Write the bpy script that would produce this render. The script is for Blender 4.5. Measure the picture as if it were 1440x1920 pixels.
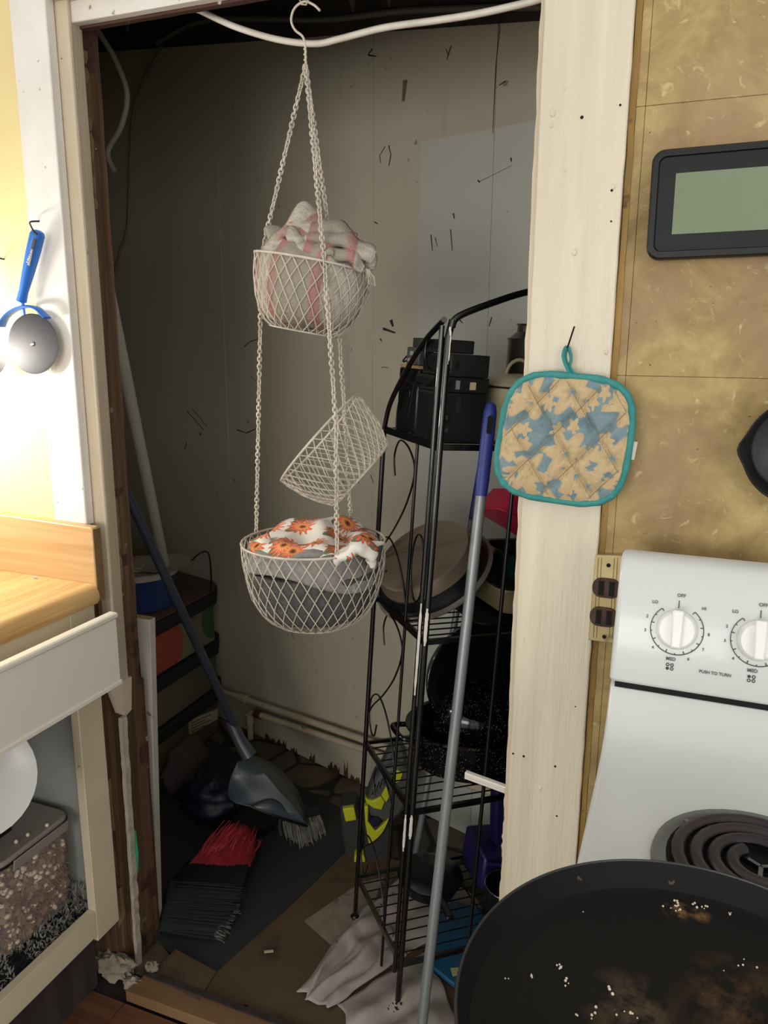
import bpy, bmesh, math, random
from mathutils import Vector, Matrix, Euler, noise
random.seed(7)
for o in list(bpy.data.objects): bpy.data.objects.remove(o, do_unlink=True)
scene = bpy.context.scene
COL = scene.collection
# ------------------------------------------------------------------ camera
FPX, CAMH, CAMD = 1442.0, 1.37, 1.13
YAW, PIT, ROL = math.radians(21.4), math.radians(12.6), math.radians(0.36)
F = Vector((-math.sin(YAW)*math.cos(PIT), math.cos(YAW)*math.cos(PIT), -math.sin(PIT)))
_R0 = Vector((math.cos(YAW), math.sin(YAW), 0)); _U0 = _R0.cross(F)
R = _R0*math.cos(ROL) + _U0*math.sin(ROL); U = _U0*math.cos(ROL) - _R0*math.sin(ROL)
CAM = Vector((0, -CAMD, CAMH))
cam = bpy.data.cameras.new('camera'); camo = bpy.data.objects.new('camera', cam); COL.objects.link(camo)
cam.sensor_fit = 'VERTICAL'; cam.sensor_height = 19.2; cam.lens = FPX/100.0; cam.clip_start = .02; cam.clip_end = 60
camo.matrix_world = Matrix(((R.x, U.x, -F.x, CAM.x), (R.y, U.y, -F.y, CAM.y), (R.z, U.z, -F.z, CAM.z), (0, 0, 0, 1)))
scene.camera = camo
# ------------------------------------------------------------------ world, lights, exposure
vs = scene.view_settings
vs.view_transform = 'Standard'; vs.look = 'None'; vs.gamma = 1; vs.use_curve_mapping = False; vs.exposure = -0.33
w = bpy.data.worlds.new('world'); scene.world = w; w.use_nodes = True
w.node_tree.nodes['Background'].inputs[0].default_value = (1.0, .97, .93, 1)
w.node_tree.nodes['Background'].inputs[1].default_value = 1.08
def area(name, loc, target, sx, sy, power, color):
    l = bpy.data.lights.new(name, 'AREA'); l.shape = 'RECTANGLE'; l.size = sx; l.size_y = sy; l.energy = power; l.color = color
    o = bpy.data.objects.new(name, l); COL.objects.link(o); o.location = loc
    o.rotation_euler = (Vector(target)-Vector(loc)).to_track_quat('-Z', 'Y').to_euler(); return o
area('window_light', (-.80, -4.4, 1.25), (-.6, .4, 1.1), 2.3, 1.2, 84, (1.0, .97, .92))
area('side_fill_light', (1.9, -2.8, 1.55), (-1.3, .75, .75), 1.1, 1.2, 26, (1.0, .97, .93))  # soft fill added from the right to brighten the closet's left end
l = bpy.data.lights.new('counter_lamp_light', 'AREA'); l.shape = 'RECTANGLE'; l.size = .30; l.size_y = .06; l.energy = 8.0; l.color = (1.0, .93, .78)
lo = bpy.data.objects.new('counter_lamp_light', l); COL.objects.link(lo); lo.location = (-1.42, -.16, 1.33)
lo.rotation_euler = Vector((.35, .6, -.25)).to_track_quat('-Z', 'Y').to_euler()
# ------------------------------------------------------------------ pixel -> place helpers (1440 x 1920 frame)
def ray(u, v): return F + R*((u-720)/FPX) - U*((v-960)/FPX)
def ppl(u, v, n, p0):
    d = ray(u, v); n = Vector(n); return CAM + d*((Vector(p0)-CAM).dot(n)/d.dot(n))
def PY(u, v, y=0.0): return ppl(u, v, (0, 1, 0), (0, y, 0))
def PX(u, v, x): return ppl(u, v, (1, 0, 0), (x, 0, 0))
def PZ(u, v, z=0.0): return ppl(u, v, (0, 0, 1), (0, 0, z))
BN = Vector((.304, .9527, 0)); BP = Vector((-1.229, .989, .02))     # closet back wall plane
BD = Vector((.9527, -.304, 0))
def PB(u, v, off=0.0): return ppl(u, v, BN, BP - BN*off)
# ------------------------------------------------------------------ mesh builder
class MB:
    def __init__(s): s.v = []; s.f = []; s.uv = []; s.mi = []; s.cm = 0
    def add(s, vs, fs, uvs=None):
        o = len(s.v); s.v += [Vector(p) for p in vs]
        for k, q in enumerate(fs):
            s.f.append(tuple(i+o for i in q)); s.uv.append(uvs[k] if uvs else None); s.mi.append(s.cm)
        return s
    def xf(s, M):
        s.v = [M @ p for p in s.v]; return s
    def merge(s, o): 
        return s.add(o.v, o.f, o.uv)
    def mm(s, lo, hi):
        x0, y0, z0 = lo; x1, y1, z1 = hi
        return s.add([(x0,y0,z0),(x1,y0,z0),(x1,y1,z0),(x0,y1,z0),(x0,y0,z1),(x1,y0,z1),(x1,y1,z1),(x0,y1,z1)],
              [(3,2,1,0),(4,5,6,7),(0,1,5,4),(1,2,6,5),(2,3,7,6),(3,0,4,7)])
    def box(s, c, d, M=None):
        b = MB().mm((-d[0]/2,-d[1]/2,-d[2]/2),(d[0]/2,d[1]/2,d[2]/2)); T = Matrix.Translation(Vector(c))
        b.xf(T @ M.to_4x4() if M else T); return s.merge(b)
    def bar(s, a, b, wx, wy, up=(0,0,1)):
        a = Vector(a); b = Vector(b); t = (b-a).normalized(); sd = t.cross(Vector(up)).normalized(); n = sd.cross(t)
        q = []
        for p in (a, b): q += [p-sd*wx/2-n*wy/2, p+sd*wx/2-n*wy/2, p+sd*wx/2+n*wy/2, p-sd*wx/2+n*wy/2]
        return s.add(q, [(0,1,2,3),(7,6,5,4),(1,0,4,5),(2,1,5,6),(3,2,6,7),(0,3,7,4)])
    def tube(s, path, r, n=6, closed=False, flat=1.0, upv=None):
        path = [Vector(p) for p in path]; m = len(path); rr = r if isinstance(r, (list, tuple)) else [r]*m
        rings = []; prev = None
        for i in range(m):
            if closed: t = path[(i+1) % m]-path[i-1]
            else: t = path[min(i+1, m-1)]-path[max(i-1, 0)]
            t = t.normalized() if t.length > 1e-9 else Vector((0,0,1))
            if prev is None:
                a = Vector(upv) if upv else (Vector((0,0,1)) if abs(t.z) < .9 else Vector((1,0,0)))
                nx = t.cross(a).normalized()
            else:
                nx = prev - t*prev.dot(t); nx = nx.normalized() if nx.length > 1e-6 else t.orthogonal().normalized()
            prev = nx; ny = t.cross(nx)
            rings.append([path[i] + (nx*math.cos(2*math.pi*k/n) + ny*math.sin(2*math.pi*k/n)*flat)*rr[i] for k in range(n)])
        return s.loft(rings, closed_ring=True, closed_path=closed)
    def loft(s, rings, closed_ring=True, closed_path=False, caps=True):
        n = len(rings[0]); m = len(rings); vs = [p for r_ in rings for p in r_]; fs = []
        for i in range(m if closed_path else m-1):
            for k in range(n if closed_ring else n-1):
                a = i*n+k; b = i*n+(k+1) % n; c = ((i+1) % m)*n+(k+1) % n; d = ((i+1) % m)*n+k
                fs.append((a, d, c, b))
        if caps and not closed_path and closed_ring:
            fs.append(tuple(range(n))); fs.append(tuple((m-1)*n+k for k in reversed(range(n))))
        return s.add(vs, fs)
    def lathe(s, prof, M=None, n=24, sx=1.0, sy=1.0):
        rings = [[Vector((r*sx*math.cos(2*math.pi*k/n), r*sy*math.sin(2*math.pi*k/n), z)) for k in range(n)] for r, z in prof]
        b = MB().loft(rings, caps=True)
        if M: b.xf(M)
        return s.merge(b)
    def prism(s, poly, ext):
        poly = [Vector(p) for p in poly]; ext = Vector(ext); n = len(poly)
        return s.add(poly+[p+ext for p in poly], [tuple(reversed(range(n))), tuple(range(n, 2*n))]+[(i, (i+1) % n, n+(i+1) % n, n+i) for i in range(n)])
    def grid(s, fn, nu, nv):
        vs = []; fs = []; uv = []
        for j in range(nv+1):
            for i in range(nu+1): vs.append(fn(i/nu, j/nv))
        for j in range(nv):
            for i in range(nu):
                a = j*(nu+1)+i; fs.append((a, a+1, a+nu+2, a+nu+1))
                uv.append([(i/nu, j/nv), ((i+1)/nu, j/nv), ((i+1)/nu, (j+1)/nv), (i/nu, (j+1)/nv)])
        return s.add(vs, fs, uv)
    def ball(s, c, r, n=10, m=7, sc=(1,1,1)):
        return s.lathe([(max(1e-4, r*math.sin(math.pi*i/m)), -r*math.cos(math.pi*i/m)) for i in range(m+1)],
                       Matrix.Translation(Vector(c)) @ Matrix.Diagonal((sc[0], sc[1], sc[2], 1)), n)
PM = {}
def build(name, mb, mat, parent=None, bevel=0, smooth=None, solid=0, sub=0, local=False, label=None, kind=None, seg=2):
    vsx = mb.v
    if parent is not None and not local:
        Mi = PM[parent].inverted(); vsx = [Mi @ p for p in vsx]
    org = None
    if parent is None:
        lo = Vector((min(p.x for p in vsx), min(p.y for p in vsx), min(p.z for p in vsx))); hi = Vector((max(p.x for p in vsx), max(p.y for p in vsx), max(p.z for p in vsx)))
        org = Vector(((lo.x+hi.x)/2, (lo.y+hi.y)/2, lo.z)); vsx = [p-org for p in vsx]
    me = bpy.data.meshes.new(name); me.from_pydata([tuple(p) for p in vsx], [], mb.f)
    if any(u is not None for u in mb.uv):
        ul = me.uv_layers.new(name='UVMap'); k = 0
        for q, u in zip(mb.f, mb.uv):
            for j in range(len(q)):
                ul.data[k].uv = u[j] if u else (0, 0); k += 1
    for m_ in (mat if isinstance(mat, (list, tuple)) else [mat]): me.materials.append(m_)
    if any(mb.mi): me.polygons.foreach_set('material_index', mb.mi)
    bm = bmesh.new(); bm.from_mesh(me); bmesh.ops.recalc_face_normals(bm, faces=bm.faces[:]) if not solid else None; bm.to_mesh(me); bm.free()
    if smooth is not None:
        me.polygons.foreach_set('use_smooth', [True]*len(me.polygons))
        me.set_sharp_from_angle(angle=math.radians(smooth))
    me.update()
    o = bpy.data.objects.new(name, me); COL.objects.link(o)
    if parent is not None:
        o.parent = parent; PM[o] = PM[parent].copy()
    else:
        o.location = org; PM[o] = Matrix.Translation(org)
    if solid:
        m_ = o.modifiers.new('solid', 'SOLIDIFY'); m_.thickness = solid; m_.offset = 0
    if sub:
        m_ = o.modifiers.new('sub', 'SUBSURF'); m_.levels = sub; m_.render_levels = sub
    if bevel:
        m_ = o.modifiers.new('bevel', 'BEVEL'); m_.width = bevel; m_.segments = seg; m_.limit_method = 'ANGLE'; m_.angle_limit = math.radians(35)
        if smooth is None:
            me.polygons.foreach_set('use_smooth', [True]*len(me.polygons)); me.set_sharp_from_angle(angle=math.radians(50))
    if label: o['label'] = label
    if kind: o['kind'] = kind
    return o
def thing(name, label, cat, loc, group=None, M=None):
    o = bpy.data.objects.new(name, None); COL.objects.link(o); o.empty_display_size = .05
    mw = M if M is not None else Matrix.Translation(Vector(loc)); o.matrix_world = mw; PM[o] = mw.copy()
    o['label'] = label; o['category'] = cat
    if group: o['group'] = group
    return o
def tag(o, label, cat, group=None):
    o['label'] = label; o['category'] = cat
    if group: o['group'] = group
    return o
def struct(name, mb, mat, label, parent=None, **k):
    o = build(name, mb, mat, parent, **k)
    o['kind'] = 'structure'; o['label'] = label
    return o
def cat_(pts, n=8, closed=False):
    P = [Vector(p) for p in pts]; out = []; m = len(P)
    for i in range(m if closed else m-1):
        p0 = P[i-1] if (closed or i > 0) else P[0]; p1 = P[i]; p2 = P[(i+1) % m]; p3 = P[(i+2) % m] if (closed or i+2 < m) else P[-1]
        for k in range(n):
            t = k/n
            out.append(.5*((2*p1)+(p2-p0)*t+(2*p0-5*p1+4*p2-p3)*t*t+(3*p1-p0-3*p2+p3)*t**3))
    if not closed: out.append(P[-1])
    return out
def basis(ex, ey, ez, c):
    return Matrix(((ex[0], ey[0], ez[0], c[0]), (ex[1], ey[1], ez[1], c[1]), (ex[2], ey[2], ez[2], c[2]), (0, 0, 0, 1)))
def axisM(c, z, x=(1, 0, 0)):
    z = Vector(z).normalized(); x = Vector(x); x = (x-z*x.dot(z)).normalized(); return basis(x, z.cross(x), z, c)
def rrect(wd, ht, r, n=6):
    out = []
    for cx, cy, a0 in ((wd/2-r, ht/2-r, 0), (-wd/2+r, ht/2-r, 90), (-wd/2+r, -ht/2+r, 180), (wd/2-r, -ht/2+r, 270)):
        for k in range(n+1):
            a = math.radians(a0+90*k/n); out.append((cx+r*math.cos(a), cy+r*math.sin(a)))
    return out
# ------------------------------------------------------------------ materials
def C(hx):
    v = [int(hx[i:i+2], 16)/255 for i in (1, 3, 5)]
    return tuple((x/12.92 if x <= .04045 else ((x+.055)/1.055)**2.4) for x in v)+(1,)
MATS = {}
class NT:
    def __init__(s, name):
        s.m = bpy.data.materials.new(name); s.m.use_nodes = True; s.t = s.m.node_tree; s.n = s.t.nodes; s.l = s.t.links; s.b = s.n['Principled BSDF']
        s.tc = s.n.new('ShaderNodeTexCoord')
    def new(s, t, **k):
        q = s.n.new(t)
        for a, b in k.items(): setattr(q, a, b)
        return q
    def link(s, a, b): s.l.new(a, b)
    def mapping(s, src, scale=(1,1,1), rot=(0,0,0), loc=(0,0,0)):
        q = s.new('ShaderNodeMapping'); q.inputs['Scale'].default_value = scale; q.inputs['Rotation'].default_value = rot; q.inputs['Location'].default_value = loc
        s.link(src, q.inputs['Vector']); return q.outputs[0]
    def noise(s, vec, scale=5, detail=4, rough=.55, dist=0):
        q = s.new('ShaderNodeTexNoise'); q.inputs['Scale'].default_value = scale; q.inputs['Detail'].default_value = detail
        q.inputs['Roughness'].default_value = rough; q.inputs['Distortion'].default_value = dist
        s.link(vec, q.inputs['Vector']); return q.outputs['Fac']
    def ramp(s, fac, stops):
        q = s.new('ShaderNodeValToRGB'); e = q.color_ramp.elements
        while len(e) < len(stops): e.new(.5)
        for k, (p, c) in enumerate(stops):
            e[k].position = p; e[k].color = c if len(c) == 4 else (*c, 1)
        s.link(fac, q.inputs[0]); return q.outputs[0]
    def mix(s, fac, a, b, bt='MIX'):
        q = s.new('ShaderNodeMix', data_type='RGBA', blend_type=bt)
        for x, i in ((fac, 0), (a, 6), (b, 7)):
            if isinstance(x, (int, float)): q.inputs[i].default_value = x
            elif isinstance(x, tuple): q.inputs[i].default_value = x
            else: s.link(x, q.inputs[i])
        return q.outputs[2]
    def math(s, op, a, b=0.0, c=0.0):
        q = s.new('ShaderNodeMath', operation=op)
        for i, x in enumerate((a, b, c)):
            if isinstance(x, (int, float)): q.inputs[i].default_value = x
            else: s.link(x, q.inputs[i])
        return q.outputs[0]
    def bump(s, h, strength=.3, dist=.002):
        q = s.new('ShaderNodeBump'); q.inputs['Strength'].default_value = strength; q.inputs['Distance'].default_value = dist
        s.link(h, q.inputs['Height']); s.link(q.outputs[0], s.b.inputs['Normal'])
    def col(s, c):
        if isinstance(c, tuple): s.b.inputs['Base Color'].default_value = c
        else: s.link(c, s.b.inputs['Base Color'])
    def set(s, **k):
        for a, b in k.items(): s.b.inputs[a.replace('_', ' ')].default_value = b
        return s
BLK = (0, 0, 0, 1); WHT = (1, 1, 1, 1)
def mat(name, c1, c2=None, rough=.55, metal=0, scale=8, stretch=(1,1,1), bump=0, bscale=80, bstretch=(1,1,1), spots=(), coat=0, detail=4, lohi=(.35, .65), spec=.5, trans=0, bdist=.002):
    t = NT(name); t.set(Roughness=rough, Metallic=metal); t.b.inputs['Coat Weight'].default_value = coat; t.b.inputs['Specular IOR Level'].default_value = spec
    if trans: t.b.inputs['Transmission Weight'].default_value = trans
    c1 = C(c1) if isinstance(c1, str) else c1
    col = c1
    oc = t.tc.outputs['Object']
    if c2:
        c2 = C(c2) if isinstance(c2, str) else c2
        col = t.ramp(t.noise(t.mapping(oc, stretch), scale, detail), [(lohi[0], c1), (lohi[1], c2)])
    for sc_, sscale, lo, hi in spots:
        f = t.ramp(t.noise(t.mapping(oc, (1,1,1), (0,0,0), (sscale*.1, 3.1, 1.7)), sscale, 3), [(lo, BLK), (hi, WHT)])
        col = t.mix(f, col, C(sc_) if isinstance(sc_, str) else sc_)
    t.col(col)
    if bump: t.bump(t.noise(t.mapping(oc, bstretch), bscale, 3), bump, bdist)
    MATS[name] = t.m; return t.m
def m(n): return MATS[n]
mat('white_paint', '#dcd9d2', '#cfc9be', .35, scale=6, bump=.35, bscale=30, bstretch=(6,6,.6), spots=[('#8f8a80', 45, .70, .74)])
mat('post_paint', '#d3cab5', '#c8beA8', .42, scale=4, stretch=(8,8,.5), bump=.55, bscale=45, bstretch=(5,5,.25), spots=[('#b7ab93', 22, .70, .8)], bdist=.003)
mat('cream_shaded', '#b3a48e', '#a3947d', .45, scale=6, stretch=(4,4,.4), bump=.4, bscale=50, bstretch=(5,5,.3), spots=[('#6a5a46', 60, .71, .75)])  # darker cream: shade on the sideways-facing jamb strip is put into the colour
mat('light_cream', '#cabca3', '#b9ab92', .45, scale=5, stretch=(4,4,.4), bump=.3, bscale=40, bstretch=(5,5,.3), spots=[('#6a5a46', 70, .72, .75)])
mat('yellow_paint', '#dccb92', '#d4c188', .6, scale=3, bump=.1, bscale=90)
mat('raw_wood', '#46311f', '#694b34', .75, scale=5, stretch=(9,9,.35), bump=.7, bscale=30, bstretch=(6,6,.3), spots=[('#8d857a', 14, .66, .72), ('#1c110c', 9, .62, .7)], bdist=.004)
mat('red_wood', '#38211a', '#503228', .7, scale=10, stretch=(.5,6,6), bump=.5, bscale=40, spots=[('#c9c2b6', 30, .66, .72)])
mat('split_wood', '#5e4430', '#86694a', .8, scale=6, stretch=(8,8,.5), bump=.8, bscale=50, bstretch=(6,6,.4))
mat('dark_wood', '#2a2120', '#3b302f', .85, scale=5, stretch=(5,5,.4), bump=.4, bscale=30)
mat('plaster_edge', '#938b7d', '#aaa294', .9, scale=30, bump=.9, bscale=90)
mat('green_paint', '#1f7a5c', '#2a8b69', .5, scale=20)
mat('foam', '#7a7163', '#9a9181', .95, scale=18, bump=1, bscale=45, spots=[('#4a4036', 20, .62, .7)], bdist=.01)
mat('plywood', '#4c3b28', '#5c4a35', .8, scale=4, stretch=(1,1,1), bump=.15, bscale=60, spots=[('#2d231a', 6, .6, .72), ('#2a211a', 40, .72, .76)])
mat('plywood_b', '#6b4f31', '#7d6040', .75, scale=4, stretch=(1,5,1), bump=.2, bscale=60, spots=[('#3d2c1c', 7, .62, .75)])
mat('slate_mat', '#26282a', '#303230', .7, scale=5, bump=.2, bscale=60, spots=[('#4a4741', 8, .64, .75)])
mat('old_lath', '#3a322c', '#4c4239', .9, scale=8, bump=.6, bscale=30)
mat('dirty_plaster', '#857a68', '#6d6354', .95, scale=12, bump=.7, bscale=30)
mat('white_enamel', '#c6c9c6', None, .28, coat=.15)
mat('knob_white', '#e2e2df', None, .25, coat=.3)
mat('print_grey', '#4c4f50', None, .6)
mat('print_black', '#222425', None, .6)
mat('black_gap', '#060606', None, .9)
mat('chrome', '#b9babb', None, .18, metal=1)
mat('drip_metal', '#6d6d6b', '#858582', .3, metal=1, scale=14)
mat('coil', '#2b2527', '#3b3234', .5, metal=.4, scale=20)
def m_burnt():
    t = NT('burnt_pan'); oc = t.tc.outputs['Object']; t.set(Roughness=.62); t.b.inputs['Specular IOR Level'].default_value = .22
    a = t.ramp(t.noise(oc, 7, 4), [(.35, C('#080808')), (.65, C('#0e0d0d'))])
    sp = t.new('ShaderNodeSeparateXYZ'); t.link(oc, sp.inputs[0])
    for cx, cy, r0, col, sc in ((.030, .050, .060, '#4a3420', 28), (-.050, .020, .040, '#4a3c2c', 34), (-.020, .138, .014, '#6b5030', 90), (-.002, .140, .010, '#6b5030', 90)):   # burnt-on food patches
        d = t.math('SQRT', t.math('ADD', t.math('POWER', t.math('SUBTRACT', sp.outputs[0], cx), 2.0), t.math('POWER', t.math('SUBTRACT', sp.outputs[1], cy), 2.0)))
        k = t.math('MULTIPLY', t.ramp(t.math('DIVIDE', d, r0), [(.3, WHT), (1.0, BLK)]), t.ramp(t.noise(oc, sc, 5, .7), [(.44, BLK), (.62, WHT)]))
        a = t.mix(k, a, C(col))
    k = t.ramp(t.noise(oc, 90, 2), [(.74, BLK), (.77, WHT)]); a = t.mix(k, a, C('#4a4036'))
    t.col(a); t.bump(t.noise(oc, 70, 3), .15, .002); MATS['burnt_pan'] = t.m
m_burnt()
mat('pan_rim', '#3a3c3e', None, .35, metal=.4)
mat('iron', '#18181a', '#2b2a2a', .42, metal=.3, scale=9, bump=.25, bscale=60)
mat('black_plastic', '#0e0f10', None, .35)
mat('black_plastic_b', '#141516', '#1b1c1d', .45, scale=20)
mat('dark_frame', '#0f1112', None, .42, spec=.3)
mat('lcd_face', '#131617', None, .5, spec=.25)
mat('lcd', '#6d7a5c', '#76826a', .12, scale=3, coat=.4)
mat('grey_label', '#8a8a88', None, .6)
mat('black_metal', '#0a0a0b', None, .3, coat=.4, spots=[('#8d8b85', 9, .76, .78)])
mat('black_wire', '#0b0b0c', None, .35, coat=.2)
mat('white_wire', '#c4bcac', '#b0a797', .45, scale=30, spots=[('#6d6252', 120, .70, .76)])
mat('white_cable', '#d8d3c7', '#c9c2b4', .45, scale=20)
mat('grey_cable', '#7a766c', None, .6)
mat('pvc', '#b5b1a8', '#a5a198', .5, scale=6)
mat('pipe_cream', '#c6baa1', '#b3a78e', .55, scale=9, spots=[('#5c5242', 25, .68, .75)])
mat('board_white', '#b9b3a8', '#aca69a', .5, scale=4, spots=[('#6d675c', 30, .7, .75)])
mat('chip_edge', '#8e7350', '#a58a63', .9, scale=50)
mat('drawer_white', '#d8d3c6', None, .38)
mat('cab_cream', '#cfc2a8', '#c2b498', .45, scale=5, spots=[('#7a6a4d', 28, .68, .74)], bump=.2, bscale=40)
mat('cab_inside', '#a3a39d', '#94948e', .6, scale=3)
mat('splash_end', '#6e5433', '#7d613d', .7, scale=20)
mat('cutter_blue', '#1f62b8', '#2a6fc4', .38, scale=4)
mat('cutter_dark', '#3a3a3c', None, .4)
mat('steel', '#3a3a3e', '#303034', .48, metal=.7, scale=6, stretch=(1,1,1))
mat('nail', '#2a2522', None, .45, metal=.7)
mat('teal', '#2c7a78', '#378682', .75, scale=30, bump=.5, bscale=150)
mat('stitch', '#8d8268', None, .8)
mat('white_tag', '#c9c6bb', None, .7)
mat('champagne', '#8f8070', '#998a79', .33, metal=.55, scale=6)
mat('dark_pan', '#15171a', None, .35, metal=.3)
mat('grey_lid', '#77706a', None, .35, metal=.4)
mat('red_silicone', '#a51c3c', None, .5)
mat('green_glass', '#10221f', None, .15)
mat('tan_dish', '#6b6248', '#756b50', .4, scale=8)
mat('enamel_cream', '#b8ad8e', '#a89b7a', .3, scale=6, spots=[('#6c5a38', 16, .66, .76)])
mat('dull_steel', '#77726a', '#5f5b55', .35, metal=.9, scale=7)
mat('pole_grey', '#7f8485', '#868b8c', .38, metal=.35, scale=9)
mat('grip_blue', '#27357f', None, .5)
mat('grip_purple', '#2a2060', None, .5)
mat('purple', '#20164a', None, .4)
mat('blue_plastic', '#1a4a66', '#1f5675', .4, scale=5)
mat('yellow_paper', '#b3ab74', None, .8)
mat('lime', '#b5b81e', None, .45)
mat('tool_grey', '#4b4a48', '#434240', .55, scale=10)
mat('tool_dark', '#2e2d2b', None, .6)
mat('dustpan_grey', '#3d454b', None, .35)
mat('handle_grey', '#303742', '#2c333d', .45, scale=8)
mat('bristle_red', '#b02a38', '#93202c', .6, scale=60)
mat('bristle_green', '#0a1413', '#0e1b1a', .6, scale=60)
mat('bristle_grey', '#7b776d', '#5f5b52', .7, scale=60)
mat('navy', '#0a1026', None, .5)
mat('tub_blue', '#24396f', None, .45)
mat('tub_white', '#b0aba0', '#a09b90', .5, scale=8)
mat('box_lid', '#5c483e', '#6a5449', .8, scale=5)
mat('box_band', '#121317', None, .7)
mat('box_low', '#554d40', '#655c4b', .8, scale=5)
mat('label_paper', '#b5a88c', None, .8)
def m_clear(name, col, k, rough):
    t = NT(name); tr = t.new('ShaderNodeBsdfTransparent'); tr.inputs[0].default_value = col; t.set(Roughness=rough); t.col(col)
    mx = t.new('ShaderNodeMixShader'); mx.inputs[0].default_value = k; t.link(tr.outputs[0], mx.inputs[1]); t.link(t.b.outputs[0], mx.inputs[2]); t.link(mx.outputs[0], t.n['Material Output'].inputs[0]); MATS[name] = t.m
m_clear('clear_plastic', (.93, .91, .90, 1), .10, .12)
m_clear('lid_plastic', (.42, .37, .33, 1), .65, .3)
mat('kibble', '#6f5342', '#9a7a63', .8, scale=30)
mat('puff', '#e0d4bf', '#cdbea5', .8, scale=40)
mat('rug_black', '#191a1e', None, .95)
mat('rug_white', '#9c9890', '#7c7973', .95, scale=30)
mat('plate_white', '#c9c9c7', None, .25)
mat('foil', '#c4bccb', '#a89fb5', .25, metal=.3, scale=40)
mat('cloth_floor', '#a1978f', '#b0a69e', .95, scale=9, bump=.4, bscale=150, spots=[('#5d534c', 8, .66, .76)])
mat('paper_dirty', '#7d7464', '#8d8474', .9, scale=30, spots=[('#4a4236', 14, .6, .7)])
mat('grey_towel', '#55534f', '#403f3d', .98, scale=60, bump=1, bscale=180, bdist=.004)
mat('grey_towel_light', '#8b8983', '#77756f', .98, scale=40, bump=.9, bscale=180, bdist=.003)
mat('outlet_metal', '#b7a77c', '#9d8a58', .4, metal=.5, scale=14, spots=[('#6b5320', 18, .62, .7)])
mat('outlet_brown', '#2a1a12', '#4a3222', .7, scale=40)
mat('strip_brown', '#7a5a26', '#9a7a3c', .7, scale=14, stretch=(1,1,.3), spots=[('#3d2912', 22, .64, .7)])
mat('strip_white', '#d5d2c9', None, .4)
mat('scuff', '#2f2b27', None, .9)
mat('scuff_faint', '#6b655a', None, .9)
mat('hole', '#0f0c0a', None, .95)
mat('rust', '#55351f', '#432919', .9, scale=20)
mat('clear_tag', '#b9b3a6', None, .4)
def m_backwall(ox):
    t = NT('back_wall_paint'); oc = t.tc.outputs['Object']; t.set(Roughness=.5)
    a = t.ramp(t.noise(t.mapping(oc, (1, 1, .5)), 3, 4), [(.3, C('#b5ae99')), (.7, C('#c2bba6'))])
    st = t.ramp(t.noise(t.mapping(oc, (9, 9, .8)), 3, 3), [(.62, BLK), (.8, WHT)])
    a = t.mix(t.math('MULTIPLY', st, .35), a, C('#958f7d'))
    # cooler repainted rectangle
    sep = t.new('ShaderNodeSeparateXYZ'); t.link(oc, sep.inputs[0])
    k = t.math('MULTIPLY', t.math('GREATER_THAN', sep.outputs[0], -.668-ox), t.math('LESS_THAN', sep.outputs[2], 1.845))
    a = t.mix(k, a, C('#bdbeb3'))
    dirt = t.ramp(t.noise(oc, 40, 2), [(.73, BLK), (.76, WHT)])
    a = t.mix(t.math('MULTIPLY', dirt, .6), a, C('#4a453c'))
    t.col(a); t.bump(t.noise(t.mapping(oc, (6, 6, .5)), 25, 3), .15, .002)
    MATS['back_wall_paint'] = t.m
def m_tile():
    t = NT('vinyl_tile'); oc = t.tc.outputs['Object']; t.set(Roughness=.62); t.b.inputs['Specular IOR Level'].default_value = .3
    a = t.ramp(t.noise(oc, 9, 6, .65, .6), [(.32, C('#7d6840')), (.5, C('#9c8557')), (.68, C('#b8a26c'))])
    pk = t.ramp(t.noise(oc, 5, 3), [(.48, BLK), (.66, WHT)])
    a = t.mix(t.math('MULTIPLY', pk, .75), a, C('#94795f'))
    ve = t.ramp(t.noise(oc, 38, 4, .7, 1.2), [(.60, BLK), (.72, WHT)])
    a = t.mix(t.math('MULTIPLY', ve, .7), a, C('#cbb986'))
    dk = t.ramp(t.noise(oc, 14, 5, .7, 1.5), [(.64, BLK), (.74, WHT)])
    a = t.mix(t.math('MULTIPLY', dk, .5), a, C('#6f5c38'))
    sp = t.ramp(t.noise(oc, 90, 2), [(.755, BLK), (.77, WHT)])
    a = t.mix(sp, a, C('#33261a'))
    t.col(a); t.bump(t.noise(oc, 38, 4, .7, 1.2), .22, .003); MATS['vinyl_tile'] = t.m
m_tile()
def m_wood(name, cols, dirn, sc, plank=0.0, rough=.35):
    t = NT(name); oc = t.tc.outputs['Object']; t.set(Roughness=rough)
    st = tuple(.45 if i == dirn else 9 for i in range(3))
    a = t.ramp(t.noise(t.mapping(oc, st), sc, 6, .6, .4), [(.3, C(cols[0])), (.5, C(cols[1])), (.7, C(cols[2]))])
    if plank:
        wv = t.new('ShaderNodeTexVoronoi'); wv.inputs['Scale'].default_value = 1.0
        st2 = tuple(1.2 if i == dirn else plank for i in range(3)); t.link(t.mapping(oc, st2), wv.inputs['Vector'])
        a = t.mix(t.math('MULTIPLY', t.math('MULTIPLY', wv.outputs['Color'], 1.0), .35), a, C(cols[3]))
    t.col(a); t.bump(t.noise(t.mapping(oc, st), sc*2, 4), .08, .001); MATS[name] = t.m
m_wood('butcher_top', ('#b08550', '#cba670', '#d6b686', '#a37642'), 1, 5, 22)
m_wood('butcher_splash', ('#b08a5a', '#c4a070', '#d0b084', '#a67c4e'), 0, 5, 16)
m_wood('laminate', ('#4f3323', '#63432f', '#75523a', '#5a3b29'), 0, 6, 0, .3)
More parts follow.
